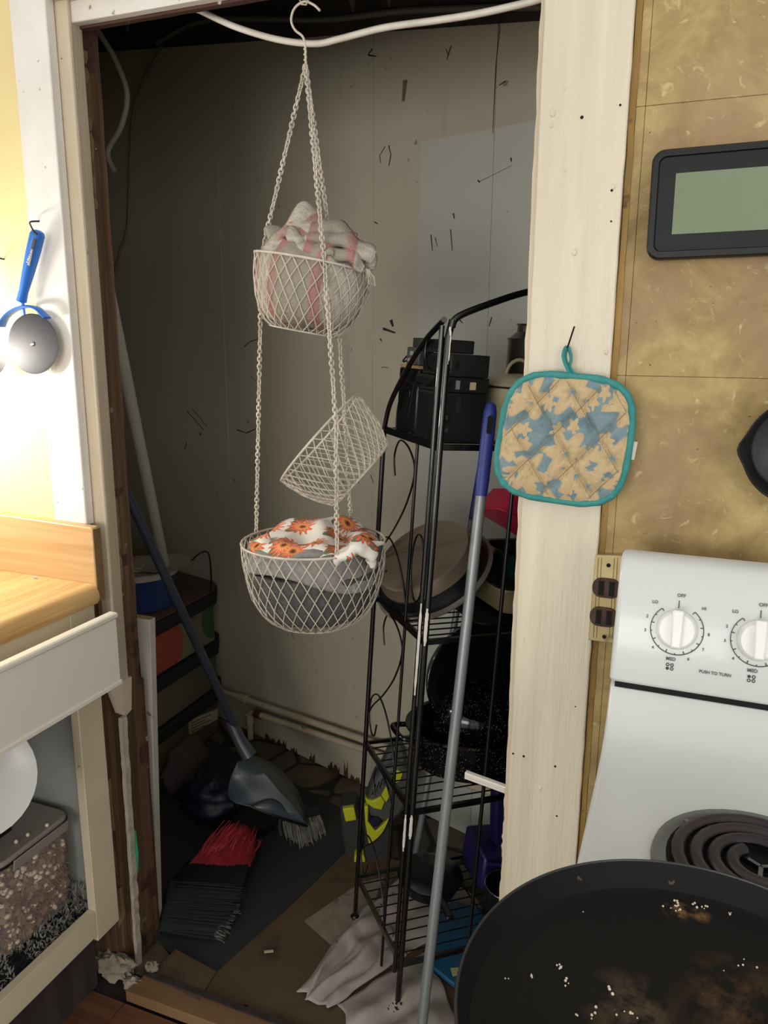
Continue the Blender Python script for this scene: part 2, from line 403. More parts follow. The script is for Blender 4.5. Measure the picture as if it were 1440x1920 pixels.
def m_stone():
    t = NT('stone_print_vinyl'); oc = t.tc.outputs['Object']; t.set(Roughness=.5)
    v = t.new('ShaderNodeTexVoronoi', feature='DISTANCE_TO_EDGE'); v.inputs['Scale'].default_value = 7
    t.link(t.mapping(oc, (1, 1, 0), (0, 0, .5)), v.inputs['Vector'])
    v2 = t.new('ShaderNodeTexVoronoi'); v2.inputs['Scale'].default_value = 7; t.link(t.mapping(oc, (1, 1, 0), (0, 0, .5)), v2.inputs['Vector'])
    sepc = t.new('ShaderNodeSeparateColor'); t.link(v2.outputs['Color'], sepc.inputs[0])
    a = t.ramp(sepc.outputs[0], [(0, C('#6b5a48')), (.5, C('#5c5448')), (1, C('#75654f'))])
    a = t.mix(t.ramp(t.noise(oc, 20, 4), [(.4, BLK), (.8, WHT)]), a, C('#4a4238'))
    e = t.ramp(v.outputs['Distance'], [(.03, WHT), (.06, BLK)])
    t.col(t.mix(e, a, C('#1d1a18'))); MATS['stone_print_vinyl'] = t.m
m_stone()
def flower(t, vec, scale, npet, R0, rnd=.7, off=(0, 0, 0)):
    mp = t.mapping(vec, (scale, scale, 0), (0, 0, 0), off)
    v = t.new('ShaderNodeTexVoronoi', voronoi_dimensions='2D'); v.inputs['Scale'].default_value = 1; v.inputs['Randomness'].default_value = rnd
    t.link(mp, v.inputs['Vector'])
    d = t.new('ShaderNodeVectorMath', operation='SUBTRACT'); t.link(mp, d.inputs[0]); t.link(v.outputs['Position'], d.inputs[1])
    s_ = t.new('ShaderNodeSeparateXYZ'); t.link(d.outputs[0], s_.inputs[0])
    ang = t.math('ARCTAN2', s_.outputs[1], s_.outputs[0]); rad = v.outputs['Distance']
    pet = t.math('ADD', t.math('MULTIPLY', t.math('COSINE', t.math('MULTIPLY', ang, npet)), .24), .76)
    rel = t.math('DIVIDE', rad, t.math('MULTIPLY', pet, R0))
    return rel, v
def m_sunflower():
    t = NT('sunflower_cloth'); uv = t.tc.outputs['UV']; t.set(Roughness=.9)
    a = C('#d3cdc2')
    lf, _ = flower(t, uv, 3.9, 3, .50, .7, (.13, .1, 0))
    a = t.mix(t.ramp(lf, [(.80, WHT), (.86, BLK)]), a, C('#5d6b4a'))
    rel, _ = flower(t, uv, 3.9, 15, .50, .7)
    fc = t.ramp(rel, [(0, C('#5a2312')), (.22, C('#7a3015')), (.3, C('#dfa05a')), (.6, C('#d9714a')), (.95, C('#c9553f'))])
    a = t.mix(t.ramp(rel, [(.93, WHT), (1.0, BLK)]), a, fc)
    t.col(a); t.bump(t.noise(t.tc.outputs['Object'], 300, 2), .3, .001); MATS['sunflower_cloth'] = t.m
m_sunflower()
def m_potholder():
    t = NT('flower_print'); uv = t.tc.outputs['UV']; t.set(Roughness=.9)
    a = C('#768b90'); 
    a = t.mix(t.ramp(t.noise(uv, 8, 3), [(.45, BLK), (.65, WHT)]), a, C('#647b82'))
    rel, _ = flower(t, uv, 2.7, 6, .60, .75)
    fc = t.ramp(rel, [(0, C('#6d868d')), (.12, C('#7f979d')), (.17, C('#ab9670')), (.55, C('#bfa982')), (.95, C('#b39c7a'))])
    a = t.mix(t.ramp(rel, [(.93, WHT), (.98, BLK)]), a, fc)
    rel2, _ = flower(t, uv, 5.2, 5, .36, .9, (.4, .2, 0))
    a = t.mix(t.ramp(rel2, [(.92, WHT), (1.0, BLK)]), a, C('#b9a27a'))
    t.col(a); t.bump(t.noise(t.mapping(uv, (26, 5, 1)), 2, 3), .8, .004); MATS['flower_print'] = t.m
m_potholder()
def m_striped():
    t = NT('striped_towel'); uv = t.tc.outputs['UV']; t.set(Roughness=.98)
    wv = t.new('ShaderNodeTexWave', bands_direction='X'); wv.inputs['Scale'].default_value = .62; wv.inputs['Distortion'].default_value = .5; wv.inputs['Detail'].default_value = 1
    t.link(t.mapping(uv, (1, .3, 1), (0, 0, .35)), wv.inputs['Vector'])
    a = t.ramp(wv.outputs['Fac'], [(0, C('#958d7f')), (.42, C('#968e80')), (.50, C('#a87770')), (.80, C('#a06d68')), (.86, C('#b8b1a3'))])
    a = t.mix(t.ramp(t.noise(uv, 14, 3), [(.4, BLK), (.8, WHT)]), a, C('#8f887b'))
    t.col(a); t.bump(t.noise(t.tc.outputs['Object'], 260, 3), .9, .003); MATS['striped_towel'] = t.m
m_striped()
def m_speckle():
    t = NT('speckled_enamel'); oc = t.tc.outputs['Object']; t.set(Roughness=.14)
    v = t.new('ShaderNodeTexVoronoi'); v.inputs['Scale'].default_value = 240; t.link(oc, v.inputs['Vector'])
    k = t.ramp(v.outputs['Distance'], [(.15, WHT), (.24, BLK)]); n_ = t.ramp(t.noise(oc, 60, 2), [(.46, BLK), (.52, WHT)])
    t.col(t.mix(t.math('MULTIPLY', k, n_), C('#07090a'), C('#8d9190'))); MATS['speckled_enamel'] = t.m
m_speckle()
def m_boxprint():
    t = NT('circle_print_card'); oc = t.tc.outputs['Object']; t.set(Roughness=.7)
    sp = t.new('ShaderNodeSeparateXYZ'); t.link(oc, sp.inputs[0])
    a = t.ramp(t.noise(oc, 5, 3), [(.35, C('#6e6853')), (.65, C('#807a62'))])
    for (cy, cz, r_, c_) in ((-.105, .070, .085, '#a04636'), (.155, .085, .070, '#37573f'), (.02, .15, .05, '#6a6148')):
        d = t.math('SQRT', t.math('ADD', t.math('POWER', t.math('SUBTRACT', sp.outputs[1], cy), 2.0), t.math('POWER', t.math('SUBTRACT', sp.outputs[2], cz), 2.0)))
        a = t.mix(t.math('LESS_THAN', d, r_), a, C(c_))
    t.col(a); MATS['circle_print_card'] = t.m
m_boxprint()
# ================================================================== SETTING
# kitchen floor: laminate planks running along the wall
b = MB().mm((-2.4, -2.6, -.05), (1.3, 0.0, -.012)); flo = struct('floor', b, m('dark_wood'), 'brown laminate kitchen floor in front of the closet')
pw = .128
for j in range(11):
    y1_ = -.062-j*pw; off = (j*.47) % 1.2
    x = -2.2-off
    while x < 1.1:
        b = MB().mm((max(x, -2.35)+.0006, y1_-pw+.0006, -.012), (min(x+1.2, 1.2)-.0006, y1_-.0006, 0.0))
        build('plank', b, m('laminate'), flo, bevel=.0008, seg=1); x += 1.2
# closet floor: printed vinyl, dark mat, plywood
b = MB().mm((-2.1, 0.0, -.05), (.5, 1.45, .010)); cf = struct('floor', b, m('stone_print_vinyl'), 'closet floor of stone patterned vinyl under plywood and dark sheet')
mat_poly = [(-1.5, .085), (-1.02, .088), (-.96, .06), (-.852, .063), (-.80, .30), (-.757, .55), (-.80, .70), (-.93, .74), (-1.10, .80), (-1.55, .95)]
b = MB().prism([(x, y, .011) for x, y in mat_poly], (0, 0, .008)); build('floor_sheet', b, m('slate_mat'), cf, label='dark slate grey sheet of flooring')
pl_poly = [(-1.02, -.012), (-.852, -.012), (-.852, .062), (-.797, .30), (-.752, .56), (.45, .50), (.45, -.012)]
b = MB().prism([(x, y, .010) for x, y in pl_poly], (0, 0, .012)); build('plywood_sheet', b, m('plywood'), cf, label='dusty brown plywood sheet')
b = MB().prism([(-.975, -.008, .022), (-.97, .075, .022), (-.85, .056, .022), (-.842, -.022, .022)], (0, 0, .006)); build('plywood_patch', b, m('plywood'), cf)
b = MB().prism([(-1.0, -.058, 0), (-.99, -.006, 0), (.4, -.006, 0), (.4, -.062, 0), (-.7, -.056, 0)], (0, 0, .026)); build('threshold_board', b, m('plywood_b'), cf, bevel=.002, label='worn light wooden threshold board')
b = MB().prism([(-.985, -.012, .026), (-.985, .0, .026), (.4, -.002, .026), (.4, -.016, .026)], (0, 0, .004)); build('threshold_lip', b, m('dark_wood'), cf)
# wall with the closet opening (its kitchen face is at y = 0)
XF, Y1, X2, Y2, Y3 = -1.056, .0215, -1.030, .054, .079
b = MB().mm((-2.4, .006, 0), (-1.08, .10, 2.5)); wf = struct('wall_left', b, m('yellow_paint'), 'yellow painted kitchen wall behind the wooden counter')
b = MB().mm((-1.06, .03, 1.96), (-.2, .10, 2.5)); struct('wall_front', b, m('dirty_plaster'), 'wall over the closet opening')
# left casing: white board, stepped cream jamb strips, raw split stud behind
t = bpy.data.objects.new('trim_1', None); COL.objects.link(t); t.location = (-1.06, .05, 0); PM[t] = Matrix.Translation((-1.06, .05, 0))
t['kind'] = 'structure'; t['label'] = 'stepped left jamb of the closet opening, white board over raw wood stud'
b = MB().mm((-1.135, -.001, 1.018), (XF, .0205, 2.5)); build('casing_board', b, m('white_paint'), t, bevel=.0025, label='bright white painted casing board with chips')
def jag_strip(x0, x1, y0, y1, z0, z1, jx, n=26, seed=1, jy=0):
    rnd = random.Random(seed); rings = []
    for i in range(n+1):
        z = z0+(z1-z0)*i/n; a = rnd.uniform(-jx, jx); c = rnd.uniform(-jx, jx); d = rnd.uniform(-jy, jy)
        rings.append([Vector((x0+c, y0+d, z)), Vector((x1+a, y0+d, z)), Vector((x1+a, y1, z)), Vector((x0+c, y1, z))])
    return MB().loft(rings)
b = jag_strip(XF-.01, X2, Y1, Y1+.03, .655, 1.99, .0002, 40, 2); build('stop_strip', b, m('light_cream'), t, bevel=.003, label='light cream rounded strip')
b = jag_strip(X2-.012, X2+.0005, Y1+.004, Y2, .66, 1.99, .0002, 40, 3); build('jamb_strip', b, m('cream_shaded'), t, bevel=.0015, label='cream jamb strip with shade toned into its colour, broken off near the bottom')
b = MB().prism([PX(206, 1290, X2+.001), PX(247, 1268, X2+.001), PX(247, 1330, X2+.001), PX(236, 1343, X2+.001), PX(225, 1338, X2+.001)], (-.012, 0, 0)); build('broken_end', b, m('light_cream'), t)
b = jag_strip(-1.12, X2-.006, Y1+.012, .10, -.01, 1.96, .0012, 40, 4, .001); build('stud', b, m('raw_wood'), t, label='raw dark brown wooden stud')
b = jag_strip(X2-.012, X2-.005, Y2, Y2+.012, 1.60, 1.86, .003, 24, 5).merge(jag_strip(X2-.012, X2-.005, Y2, Y2+.010, .86, 1.06, .003, 18, 6)); build('split_edge', b, m('split_wood'), t, label='splintered wood along the jamb edge')
b = jag_strip(X2-.03, X2-.007, Y2, Y3+.006, .0, 1.99, .001, 30, 6).merge(jag_strip(X2-.03, X2-.006, Y3, .108, -.01, .66, .001, 12, 7)); build('dark_stud', b, m('red_wood'), t, label='dark reddish stud face with paint flecks')
# lower part: torn plaster edge, peeling bits, green patch
rings = []
rnd = random.Random(11)
for i in range(41):
    q = i/40; u0 = 224+(258-224)*q; v0 = 1345+(1838-1345)*q
    p = PY(u0, v0, Y1); wd = (.0095-.002*q)+rnd.uniform(-.0014, .0014); o_ = rnd.uniform(-.001, .001)
    rings.append([Vector((p.x+o_, Y1-.004, p.z)), Vector((p.x+wd, Y1-.004, p.z)), Vector((p.x+wd+.001, Y1+.010, p.z)), Vector((p.x+o_, Y1+.010, p.z))])
b = MB().loft(rings); build('torn_plaster_edge', b, m('plaster_edge'), t, label='torn white plaster edge running down to the floor')
b = MB().prism([PY(u, v, Y1+.0110) for u, v in ((250, 1562), (254, 1556), (259, 1600), (259, 1634), (255, 1640), (252, 1600))], (0, .0016, 0)); build('green_patch', b, m('green_paint'), t)
b = MB().mm((-1.13, .012, -.01), (-1.055, .045, .95)).mm((-1.5, -.004, 0), (-1.062, .012, .86)); build('back_board', b, m('raw_wood'), t)
for k, pts in enumerate((((196, 1470), (203, 1462), (212, 1560), (206, 1562), (198, 1520)), ((203, 1600), (212, 1596), (217, 1640), (210, 1652), (204, 1640)), ((214, 1668), (224, 1666), (232, 1720), (222, 1742), (216, 1700)))):
    b = MB().prism([PY(u, v, .004) for u, v in pts], (0, .008, 0)); build('peeling_wood', b, m('split_wood'), t, bevel=.001)
def lump(c, r, sc, seed, n=20, mm=12, amp=.35, fr=3.0):
    b = MB().ball((0, 0, 0), 1, n, mm)
    for i, p in enumerate(b.v):
        q = p*fr+Vector((seed*3.3, seed, 0)); d = 1+amp*noise.noise(q)+amp*.5*noise.noise(q*2.3)
        b.v[i] = Vector((p.x*d*sc[0]*r, p.y*d*sc[1]*r, p.z*d*sc[2]*r))+Vector(c)
    return b
b = lump(PZ(215, 1808, .03), .045, (1.1, .55, .55), 3, 26, 16, .5, 3.5).merge(lump(PZ(250, 1845, .015), .022, (1, .7, .6), 8, 18, 12, .5, 3.5)).merge(lump(PZ(285, 1812, .035), .016, (1, .8, .8), 9, 18, 12, .5, 3.5))
tag(build('insulation_foam', b, m('foam'), None, smooth=60), 'lumpy grey insulation foam at the foot of the raw stud', 'foam')
# header over the opening
h_ = bpy.data.objects.new('trim_2', None); COL.objects.link(h_); h_.location = (-.6, .05, 1.87); PM[h_] = Matrix.Translation((-.6, .05, 1.87)); h_['kind'] = 'structure'; h_['label'] = 'painted header over the closet opening'
b = MB().mm((-1.045, .030, 1.893), (-.215, .048, 2.0)); build('header_board', b, m('white_paint'), h_, bevel=.002)
b = MB().mm((-1.056, .006, 1.925), (-.215, .030, 2.0)); build('header_casing', b, m('light_cream'), h_, bevel=.002)
b = jag_strip(0, .012, 0, .012, 0, .83, .001, 30, 9); b.xf(Matrix(((0, 0, 1, -1.045), (1, 0, 0, .048), (0, 1, 0, 1.889), (0, 0, 0, 1)))); build('header_underside', b, m('red_wood'), h_, label='peeled dark red wood under the header')
# right casing post
p_ = bpy.data.objects.new('trim_3', None); COL.objects.link(p_); p_.location = (-.163, .01, 0); PM[p_] = Matrix.Translation((-.163, .01, 0)); p_['kind'] = 'structure'; p_['label'] = 'cream painted casing post between the closet and the stove wall'
b = jag_strip(-.2205, -.1055, 0, .02, 0, 2.5, .0005, 90, 12); build('casing_board', b, m('post_paint'), p_, bevel=.002)
b = jag_strip(-.2275, -.19, .008, .10, .44, 1.95, .0012, 60, 13); build('jamb_edge', b, m('light_cream'), p_, bevel=.001)
b = jag_strip(-.2285, -.19, .009, .03, 0.40, .66, .002, 30, 14); build('jamb_sliver', b, m('light_cream'), p_)
for u, v, r_ in ((1091, 220, .0026), (1163, 197, .0018), (982, 1418, .0024), (962, 1413, .002), (1041, 1437, .0022), (1044, 1530, .0018), (1079, 1325, .0012), (1146, 415, .0015), (1147, 357, .002), (1020, 1860, .002)):
    p = PY(u, v, 0); b = MB().lathe([(.0001, 0), (r_, 0), (r_*.8, .0012), (.0001, .0012)], axisM((p.x, .0006, p.z), (0, -1, 0)), 9); build('nail_hole', b, m('hole'), p_)
for u, v, r_ in ((1036, 212, .004), (1034, 235, .003), (1077, 473, .004), (1150, 350, .003), (1137, 660, .003), (1058, 166, .002), (1013, 1478, .003), (1058, 320, .002)):
    p = PY(u, v, 0); b = lump((p.x, .0, p.z), r_, (1, .5, 1.3), u, 10, 7, .3); build('paint_blob', b, m('post_paint'), p_, smooth=60)
# tiled wall right of the post
b = MB().mm((-.12, .018, 0), (1.3, .10, 2.5)); wr = struct('wall_right', b, m('strip_brown'), 'stove wall covered in mottled tan vinyl tiles')
rows = [0, .28, .632, .978, 1.3235, 1.670, 2.016, 2.36]; cols = [-.0970, -.0850, .258, .604, .95, 1.3]
for i in range(len(rows)-1):
    for k in range(len(cols)-1):
        b = MB().mm((cols[k]+.0002, .0125, rows[i]+.0002), (cols[k+1]-.0002, .02, rows[i+1]-.0002)); 
        o = build('tile', b, m('vinyl_tile'), wr, bevel=.0005, seg=1)
b = jag_strip(-.1045, -.0965, .010, .02, 0, 2.4, .0008, 70, 21); build('stained_strip', b, m('strip_brown'), wr, label='stained brown gap strip beside the casing post')
# closet back wall
s0, s1 = -.83, 1.62
def bw(s, z, off=0): p = BP+BD*s-BN*off; return Vector((p.x, p.y, z))
def sB(u, v): return (PB(u, v)-BP).dot(BD)
b = MB().prism([bw(s0, 0), bw(s1, 0), bw(s1, 2.5), bw(s0, 2.5)], BN*.06)
ox = ((bw(s0, 0)).x+(bw(s1, 0)+BN*.06).x)/2
xs_ = [p.x for p in b.v]; ox = (min(xs_)+max(xs_))/2
m_backwall(ox)
wb = struct('wall_back', b, m('old_lath'), 'dim greyish panelled back wall of the closet')
def ztop(s): x = BP.x+BD.x*s; return 2.27+(2.045-2.27)*(x+1.66)/(1.28)
se = [s0, sB(438, 1000), sB(701, 800), sB(928, 300), sB(1012, 400)+.02, s1]
for k in range(len(se)-1):
    a, c = se[k]+.0003, se[k+1]-.0003
    b = MB().prism([bw(a, .012, 0), bw(c, .012, 0), bw(c, ztop(c), 0), bw(a, ztop(a), 0)], -BN*.007)
    build('panel', b, m('back_wall_paint'), wb, bevel=.0006, seg=1)
# exposed strip over the panels: ragged plaster pieces
rnd = random.Random(5)
s = s0
while s < s1-.05:
    wd = rnd.uniform(.05, .16); zt = ztop(s); hgt = rnd.uniform(.02, .14)
    pts = [bw(s, zt+.18, .002), bw(s, zt+.18-hgt*.5, .002), bw(s+wd*.3, zt+.18-hgt, .002), bw(s+wd*.6, zt+.18-hgt*.4, .002), bw(s+wd, zt+.18-hgt*.8, .002), bw(s+wd, zt+.18, .002)]
    if rnd.random() < .85: build('plaster_scrap', MB().prism(pts, -BN*.006), m('dirty_plaster'), wb)
    s += wd+rnd.uniform(.0, .06)
b = MB().tube(cat_([bw(sB(300, 85), ztop(sB(300, 85))+.012, .012), bw(sB(400, 70), 2.285, .02), bw(sB(620, 60), 2.18, .02), bw(sB(800, 40), 2.13, .02), bw(1.2, 2.0, .02)], 8), .007, 7); build('old_wire', b, m('grey_cable'), wb, smooth=50)
# peeling patches along the bottom, scuffs, bolt
rnd = random.Random(31)
for u, v, wd, hg in ((520, 1366, .05, .035), (548, 1380, .03, .02), (583, 1400, .025, .03), (618, 1425, .05, .03), (648, 1418, .016, .07), (500, 1360, .05, .02), (660, 1450, .04, .02)):
    q = sB(u, v); z = .013; n_ = 9
    tops = [bw(q+wd*k/n_, z+hg*rnd.uniform(.15, 1), .0071) for k in range(n_+1)]
    b = MB().prism([bw(q, z, .0071)]+tops+[bw(q+wd, z, .0071)], -BN*.0012); build('peeled_patch', b, m('rust'), wb)
def scuff(pts, wd, mt='scuff'):
    b = MB()
    for i in range(len(pts)-1):
        a, c = PB(*pts[i], .0075), PB(*pts[i+1], .0075); t_ = (c-a).normalized(); n_ = t_.cross(BN).normalized()*wd/2
        b.prism([a-n_, c-n_*.6, c+n_*.6, a+n_], -BN*.0006)
    build('scuff_mark', b, m(mt), wb)
for pts, wd, mt in (
    ([(698, 92), (690, 103), (706, 106)], .004, 'scuff'), ([(846, 86), (838, 112)], .003, 'scuff'), ([(836, 92), (841, 104)], .002, 'scuff'),
    ([(722, 275), (712, 292), (714, 306)], .002, 'scuff'), ([(729, 273), (733, 290), (729, 312)], .003, 'scuff'), ([(808, 440), (811, 470)], .003, 'scuff'),
    ([(816, 445), (820, 462)], .002, 'scuff'), ([(702, 416), (709, 420)], .003, 'scuff'), ([(733, 600), (737, 612)], .010, 'scuff'), ([(718, 616), (741, 624)], .007, 'scuff'),
    ([(713, 635), (716, 640)], .004, 'scuff'), ([(948, 152), (936, 160)], .003, 'scuff'), ([(350, 770), (382, 806)], .003, 'scuff'), ([(362, 768), (388, 800)], .002, 'scuff'),
    ([(375, 812), (377, 816)], .006, 'scuff'), ([(445, 806), (462, 812), (480, 804)], .004, 'scuff'), ([(458, 650), (470, 640), (484, 636)], .003, 'scuff'),
    ([(862, 600), (868, 606)], .003, 'scuff'), ([(922, 595), (917, 612)], .003, 'scuff'), ([(900, 340), (960, 310)], .0012, 'scuff_faint'), ([(958, 296), (959, 303)], .004, 'scuff'),
    ([(845, 430), (848, 470)], .004, 'scuff_faint'), ([(760, 150), (756, 190)], .014, 'scuff_faint'), ([(715, 690), (720, 688), (728, 690)], .002, 'scuff'), ([(695, 890), (700, 905)], .002, 'scuff'),
    ([(935, 30), (937, 55), (930, 120), (924, 250)], .0022, 'scuff'), ([(720, 860), (716, 900)], .003, 'scuff'), ([(850, 400), (852, 410)], .004, 'scuff'), ([(896, 338), (900, 342)], .004, 'scuff'),
    ([(350, 830), (346, 845)], .006, 'scuff_faint'), ([(478, 870), (484, 900)], .003, 'scuff_faint'), ([(540, 1170), (552, 1200)], .003, 'scuff_faint'), ([(470, 705), (480, 715)], .002, 'scuff_faint')):
    scuff(pts, wd, mt)
# closet side walls and ceiling
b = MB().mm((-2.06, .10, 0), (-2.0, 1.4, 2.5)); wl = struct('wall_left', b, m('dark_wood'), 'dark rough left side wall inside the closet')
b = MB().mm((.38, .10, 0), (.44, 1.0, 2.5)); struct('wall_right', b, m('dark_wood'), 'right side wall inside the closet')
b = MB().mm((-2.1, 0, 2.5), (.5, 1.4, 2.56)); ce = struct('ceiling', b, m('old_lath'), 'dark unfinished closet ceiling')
for k, y in enumerate((.28, .68, 1.08)):
    b = MB().mm((-2.0, y-.02, 2.36), (.38, y+.02, 2.5)); build('joist', b, m('dark_wood'), ce)
# pipes along the foot of the back wall
pt = thing('wall_pipe', 'cream painted pipe along the back wall, the upper of two', 'pipe', bw(sB(445, 1305), .1, .06))
pA = [PB(446, 1306, .035), PB(720, 1400, .035)]; dz = (pA[1]-pA[0]); pA2 = pA[0]+dz*2.2
b = MB().tube([pA[0]-dz*.5, pA[0], pA[1], pA2], .0105, 12); build('pipe_run', b, m('pipe_cream'), pt, smooth=40)
b = MB().tube([pA[0]+dz*.02, pA[0]+dz*.07], .0145, 12); build('coupling', b, m('pipe_cream'), pt, smooth=40)
pt = thing('wall_pipe', 'cream painted pipe with an elbow at the floor, the lower of two', 'pipe', bw(sB(465, 1330), .05, .06))
pA = [PB(468, 1334, .04), PB(720, 1418, .04)]; dz = (pA[1]-pA[0])
el = cat_([Vector((pA[0].x, pA[0].y, .012)), Vector((pA[0].x, pA[0].y, pA[0].z-.03)), pA[0]+Vector((.004, 0, -.006)), pA[0]+dz*.06, pA[0]+dz*.2], 6)
b = MB().tube(el+[pA[1], pA[0]+dz*2.2], .0105, 12); build('pipe_run', b, m('pipe_cream'), pt, smooth=40)
b = MB().tube([pA[0]+dz*.05, pA[0]+dz*.10], .014, 12); build('coupling', b, m('rust'), pt, smooth=40)
b = MB().tube([(pA[0].x, pA[0].y, pA[0].z-.012), (pA[0].x, pA[0].y, pA[0].z-.045)], .014, 12); build('elbow_collar', b, m('pipe_cream'), pt, smooth=40)
# cables
def hang(name, pts, r, mt, label): return tag(build(name, MB().tube(cat_(pts, 10), r, 8), m(mt), None, smooth=60), label, 'cable')
hang('electrical_cable', [PY(335, -6, .075), PY(352, 10, .09), PY(375, 20, .10), PY(440, 50, .11), PY(520, 74, .12), PY(590, 82, .125), PY(640, 72, .125), PY(720, 52, .12), PY(820, 38, .11), PY(900, 25, .105), PY(1000, 2, .10), PY(1040, -14, .095), PY(1075, -30, .09)], .0052, 'white_cable', 'white electrical cable sagging across the top of the opening')
hang('old_cable', [PY(172, 30, .3)+(PY(172, 30, .3)-PY(182, 55, .3))*7, PY(172, 30, .3), PY(182, 55, .3), PY(215, 110, .32), PY(238, 175, .33), PY(228, 235, .33), PY(202, 285, .33), PY(215, 322, .33)], .006, 'grey_cable', 'short grey cable end curling down in the dark upper corner')
hang('thin_wire', [PB(305, 86, .03), PB(280, 130, .03), PB(252, 200, .03), PB(244, 300, .03), PB(240, 420, .03), PB(226, 470, .03), PB(212, 525, .03)], .0035, 'grey_cable', 'thin wire drooping along the dark left of the back wall')
# ================================================================== LEFT: COUNTER AND CABINET
XC = -1.03                                  # plane of the face frame
cb = thing('base_cabinet', 'cream base cabinet with an open bay under the wooden counter', 'cabinet', (-1.3, -.6, 0))
yA, yB = -.026, -1.0
b = MB().mm((XC-.02, -.090, .165), (XC, yA, .872)); build('stile', b, m('cab_cream'), cb, bevel=.0015)
b = MB().mm((XC-.02, -.90, .19), (XC, -.84, .872)); build('stile', b, m('cab_cream'), cb, bevel=.0015)
b = MB().mm((XC-.0195, -.84, .178), (XC-.0005, -.090, .236)); build('bottom_rail', b, m('cab_cream'), cb, bevel=.0015)
b = MB().mm((XC-.0195, -.84, .82), (XC-.0005, -.090, .872)); build('top_rail', b, m('cab_cream'), cb, bevel=.0015)
b = MB().mm((-1.60, -.90, .195), (XC-.02, yA, .215)); build('cabinet_floor', b, m('cab_inside'), cb)
b = MB().mm((-1.60, -.044, .215), (XC-.02, -.030, .872)); build('side_panel', b, m('cab_inside'), cb)
b = MB().mm((-1.60, -.90, .215), (XC-.02, -.886, .872)); build('side_panel', b, m('cab_inside'), cb)
b = MB().mm((-1.60, -.90, .0), (-1.588, yA, .872)); build('back_panel', b, m('cab_inside'), cb)
b = MB().mm((-1.10, -.90, .0), (-1.085, yA-.02, .195)); build('toe_kick', b, m('dark_wood'), cb)
# drawer front: slid open a little
dr = MB()
y0, y1_, z0, z1 = -.80, -.056, .734, .876
dr.mm((-.968, y0, z0), (-.952, y1_, z1-.010))
dro = build('drawer_front', dr, m('drawer_white'), cb, bevel=.002, label='white drawer front with a moulded top edge, pulled open')
prof = [(-.966, z1-.010), (-.952, z1-.012), (-.9475, z1-.009), (-.947, z1-.003), (-.951, z1), (-.966, z1)]
b = MB().prism([(x, y0, z) for x, z in prof], (0, y1_-y0, 0)); build('top_moulding', b, m('drawer_white'), dro, bevel=.0012)
prof = [(-.953, z0), (-.9495, z0), (-.9495, z0+.006), (-.951, z0+.009), (-.953, z0+.009)]
b = MB().prism([(x, y0, z) for x, z in prof], (0, y1_-y0, 0)); build('bottom_moulding', b, m('drawer_white'), dro)
b = MB().mm((-1.5, -.78, .745), (-.968, -.77, .81)).mm((-1.5, -.14, .745), (-.968, -.13, .81)).mm((-1.5, -.78, .742), (-.968, -.13, .748)); build('drawer_box', b, m('cab_inside'), dro)
# counter top with a rolled front edge
prof = []
for k in range(9):
    a = math.radians(90-100*k/8); prof.append((-1.040+.022*math.cos(a), .888+.022*math.sin(a)))
prof = [(-1.60, .910)]+prof+[(-1.024, .873), (-1.034, .8725), (-1.60, .8725)]
b = MB().prism([(x, -1.3, z) for x, z in prof], (0, 1.3-.0225, 0)); ct = build('countertop', b, m('butcher_top'), None, smooth=30); tag(ct, 'butcher block patterned laminate countertop with rolled edge', 'countertop')
b = MB().prism([(-1.62, -.022, .906), (-1.024, -.022, .880), (-1.024, -.022, 1.019), (-1.030, -.022, 1.022), (-1.62, -.022, 1.034)], (0, .0205, 0)); bs = build('backsplash', b, m('butcher_splash'), None, bevel=.003); tag(bs, 'butcher block patterned backsplash ending at the closet jamb', 'backsplash')
b = MB().mm((-1.0240, -.0215, .875), (-1.0228, -.002, 1.018)); build('end_cap', b, m('splash_end'), bs, label='bare brown end of the backsplash')
# crumpled foil bits along the counter joint
for k, (u, v, s_) in enumerate(((14, 1052, .016), (28, 1060, .008), (44, 1065, .006), (66, 1082, .004))):
    b = lump(PZ(u, v, .913), s_, (1.3, .5, .35), k+2, 14, 9, .6, 3); tag(build('foil_scrap', b, m('foil'), None), ('crumpled shiny wrapper on the counter at the picture edge', 'small flattened wrapper bit at the counter joint', 'tiny wrapper bit next to the crumpled wrapper', 'single white crumb out on the countertop')[k], 'wrapper')
# ---- things inside the bay
rg = thing('shag_rug', 'folded black and white shag rug in the cabinet bay', 'rug', (-1.2, -.3, .215))
b = MB().grid(lambda s_, t_: Vector((-1.45+.395*s_, -.5+.455*t_, .220+.012*noise.noise(Vector((s_*7, t_*7, 1))))), 24, 24); b.prism([(-1.45, -.5, .2155), (-1.055, -.5, .2155), (-1.055, -.05, .2155), (-1.45, -.05, .2155)], (0, 0, .003)); build('rug_base', b, m('rug_black'), rg)
rnd = random.Random(3); fw = MB(); fb = MB()
for k in range(2600):
    x, y = rnd.uniform(-1.16, -1.054), rnd.uniform(-.45, -.05)
    if rnd.random() < .3: x = rnd.uniform(-1.3, -1.054); y = rnd.uniform(-.08, -.048)
    z = .220; hh = rnd.uniform(.006, .015) + (.03 if y > -.065 else 0)*rnd.random(); dx, dy = rnd.uniform(-.012, .012), rnd.uniform(-.012, .012); a = rnd.uniform(0, 6.28); e = Vector((math.cos(a), math.sin(a), 0))*.0016
    p = Vector((x, y, z)); q = p+Vector((dx, dy, hh)); mid = p+Vector((dx*.3, dy*.3, hh*.7))
    (fw if noise.noise(Vector((x*18, y*18, 0))) > -.12 else fb).add([p-e, p+e, mid+e, mid-e, q], [(0, 1, 2, 3), (3, 2, 4)])
build('white_pile', fw, m('rug_white'), rg, kind='stuff'); build('black_pile', fb, m('rug_black'), rg, kind='stuff')
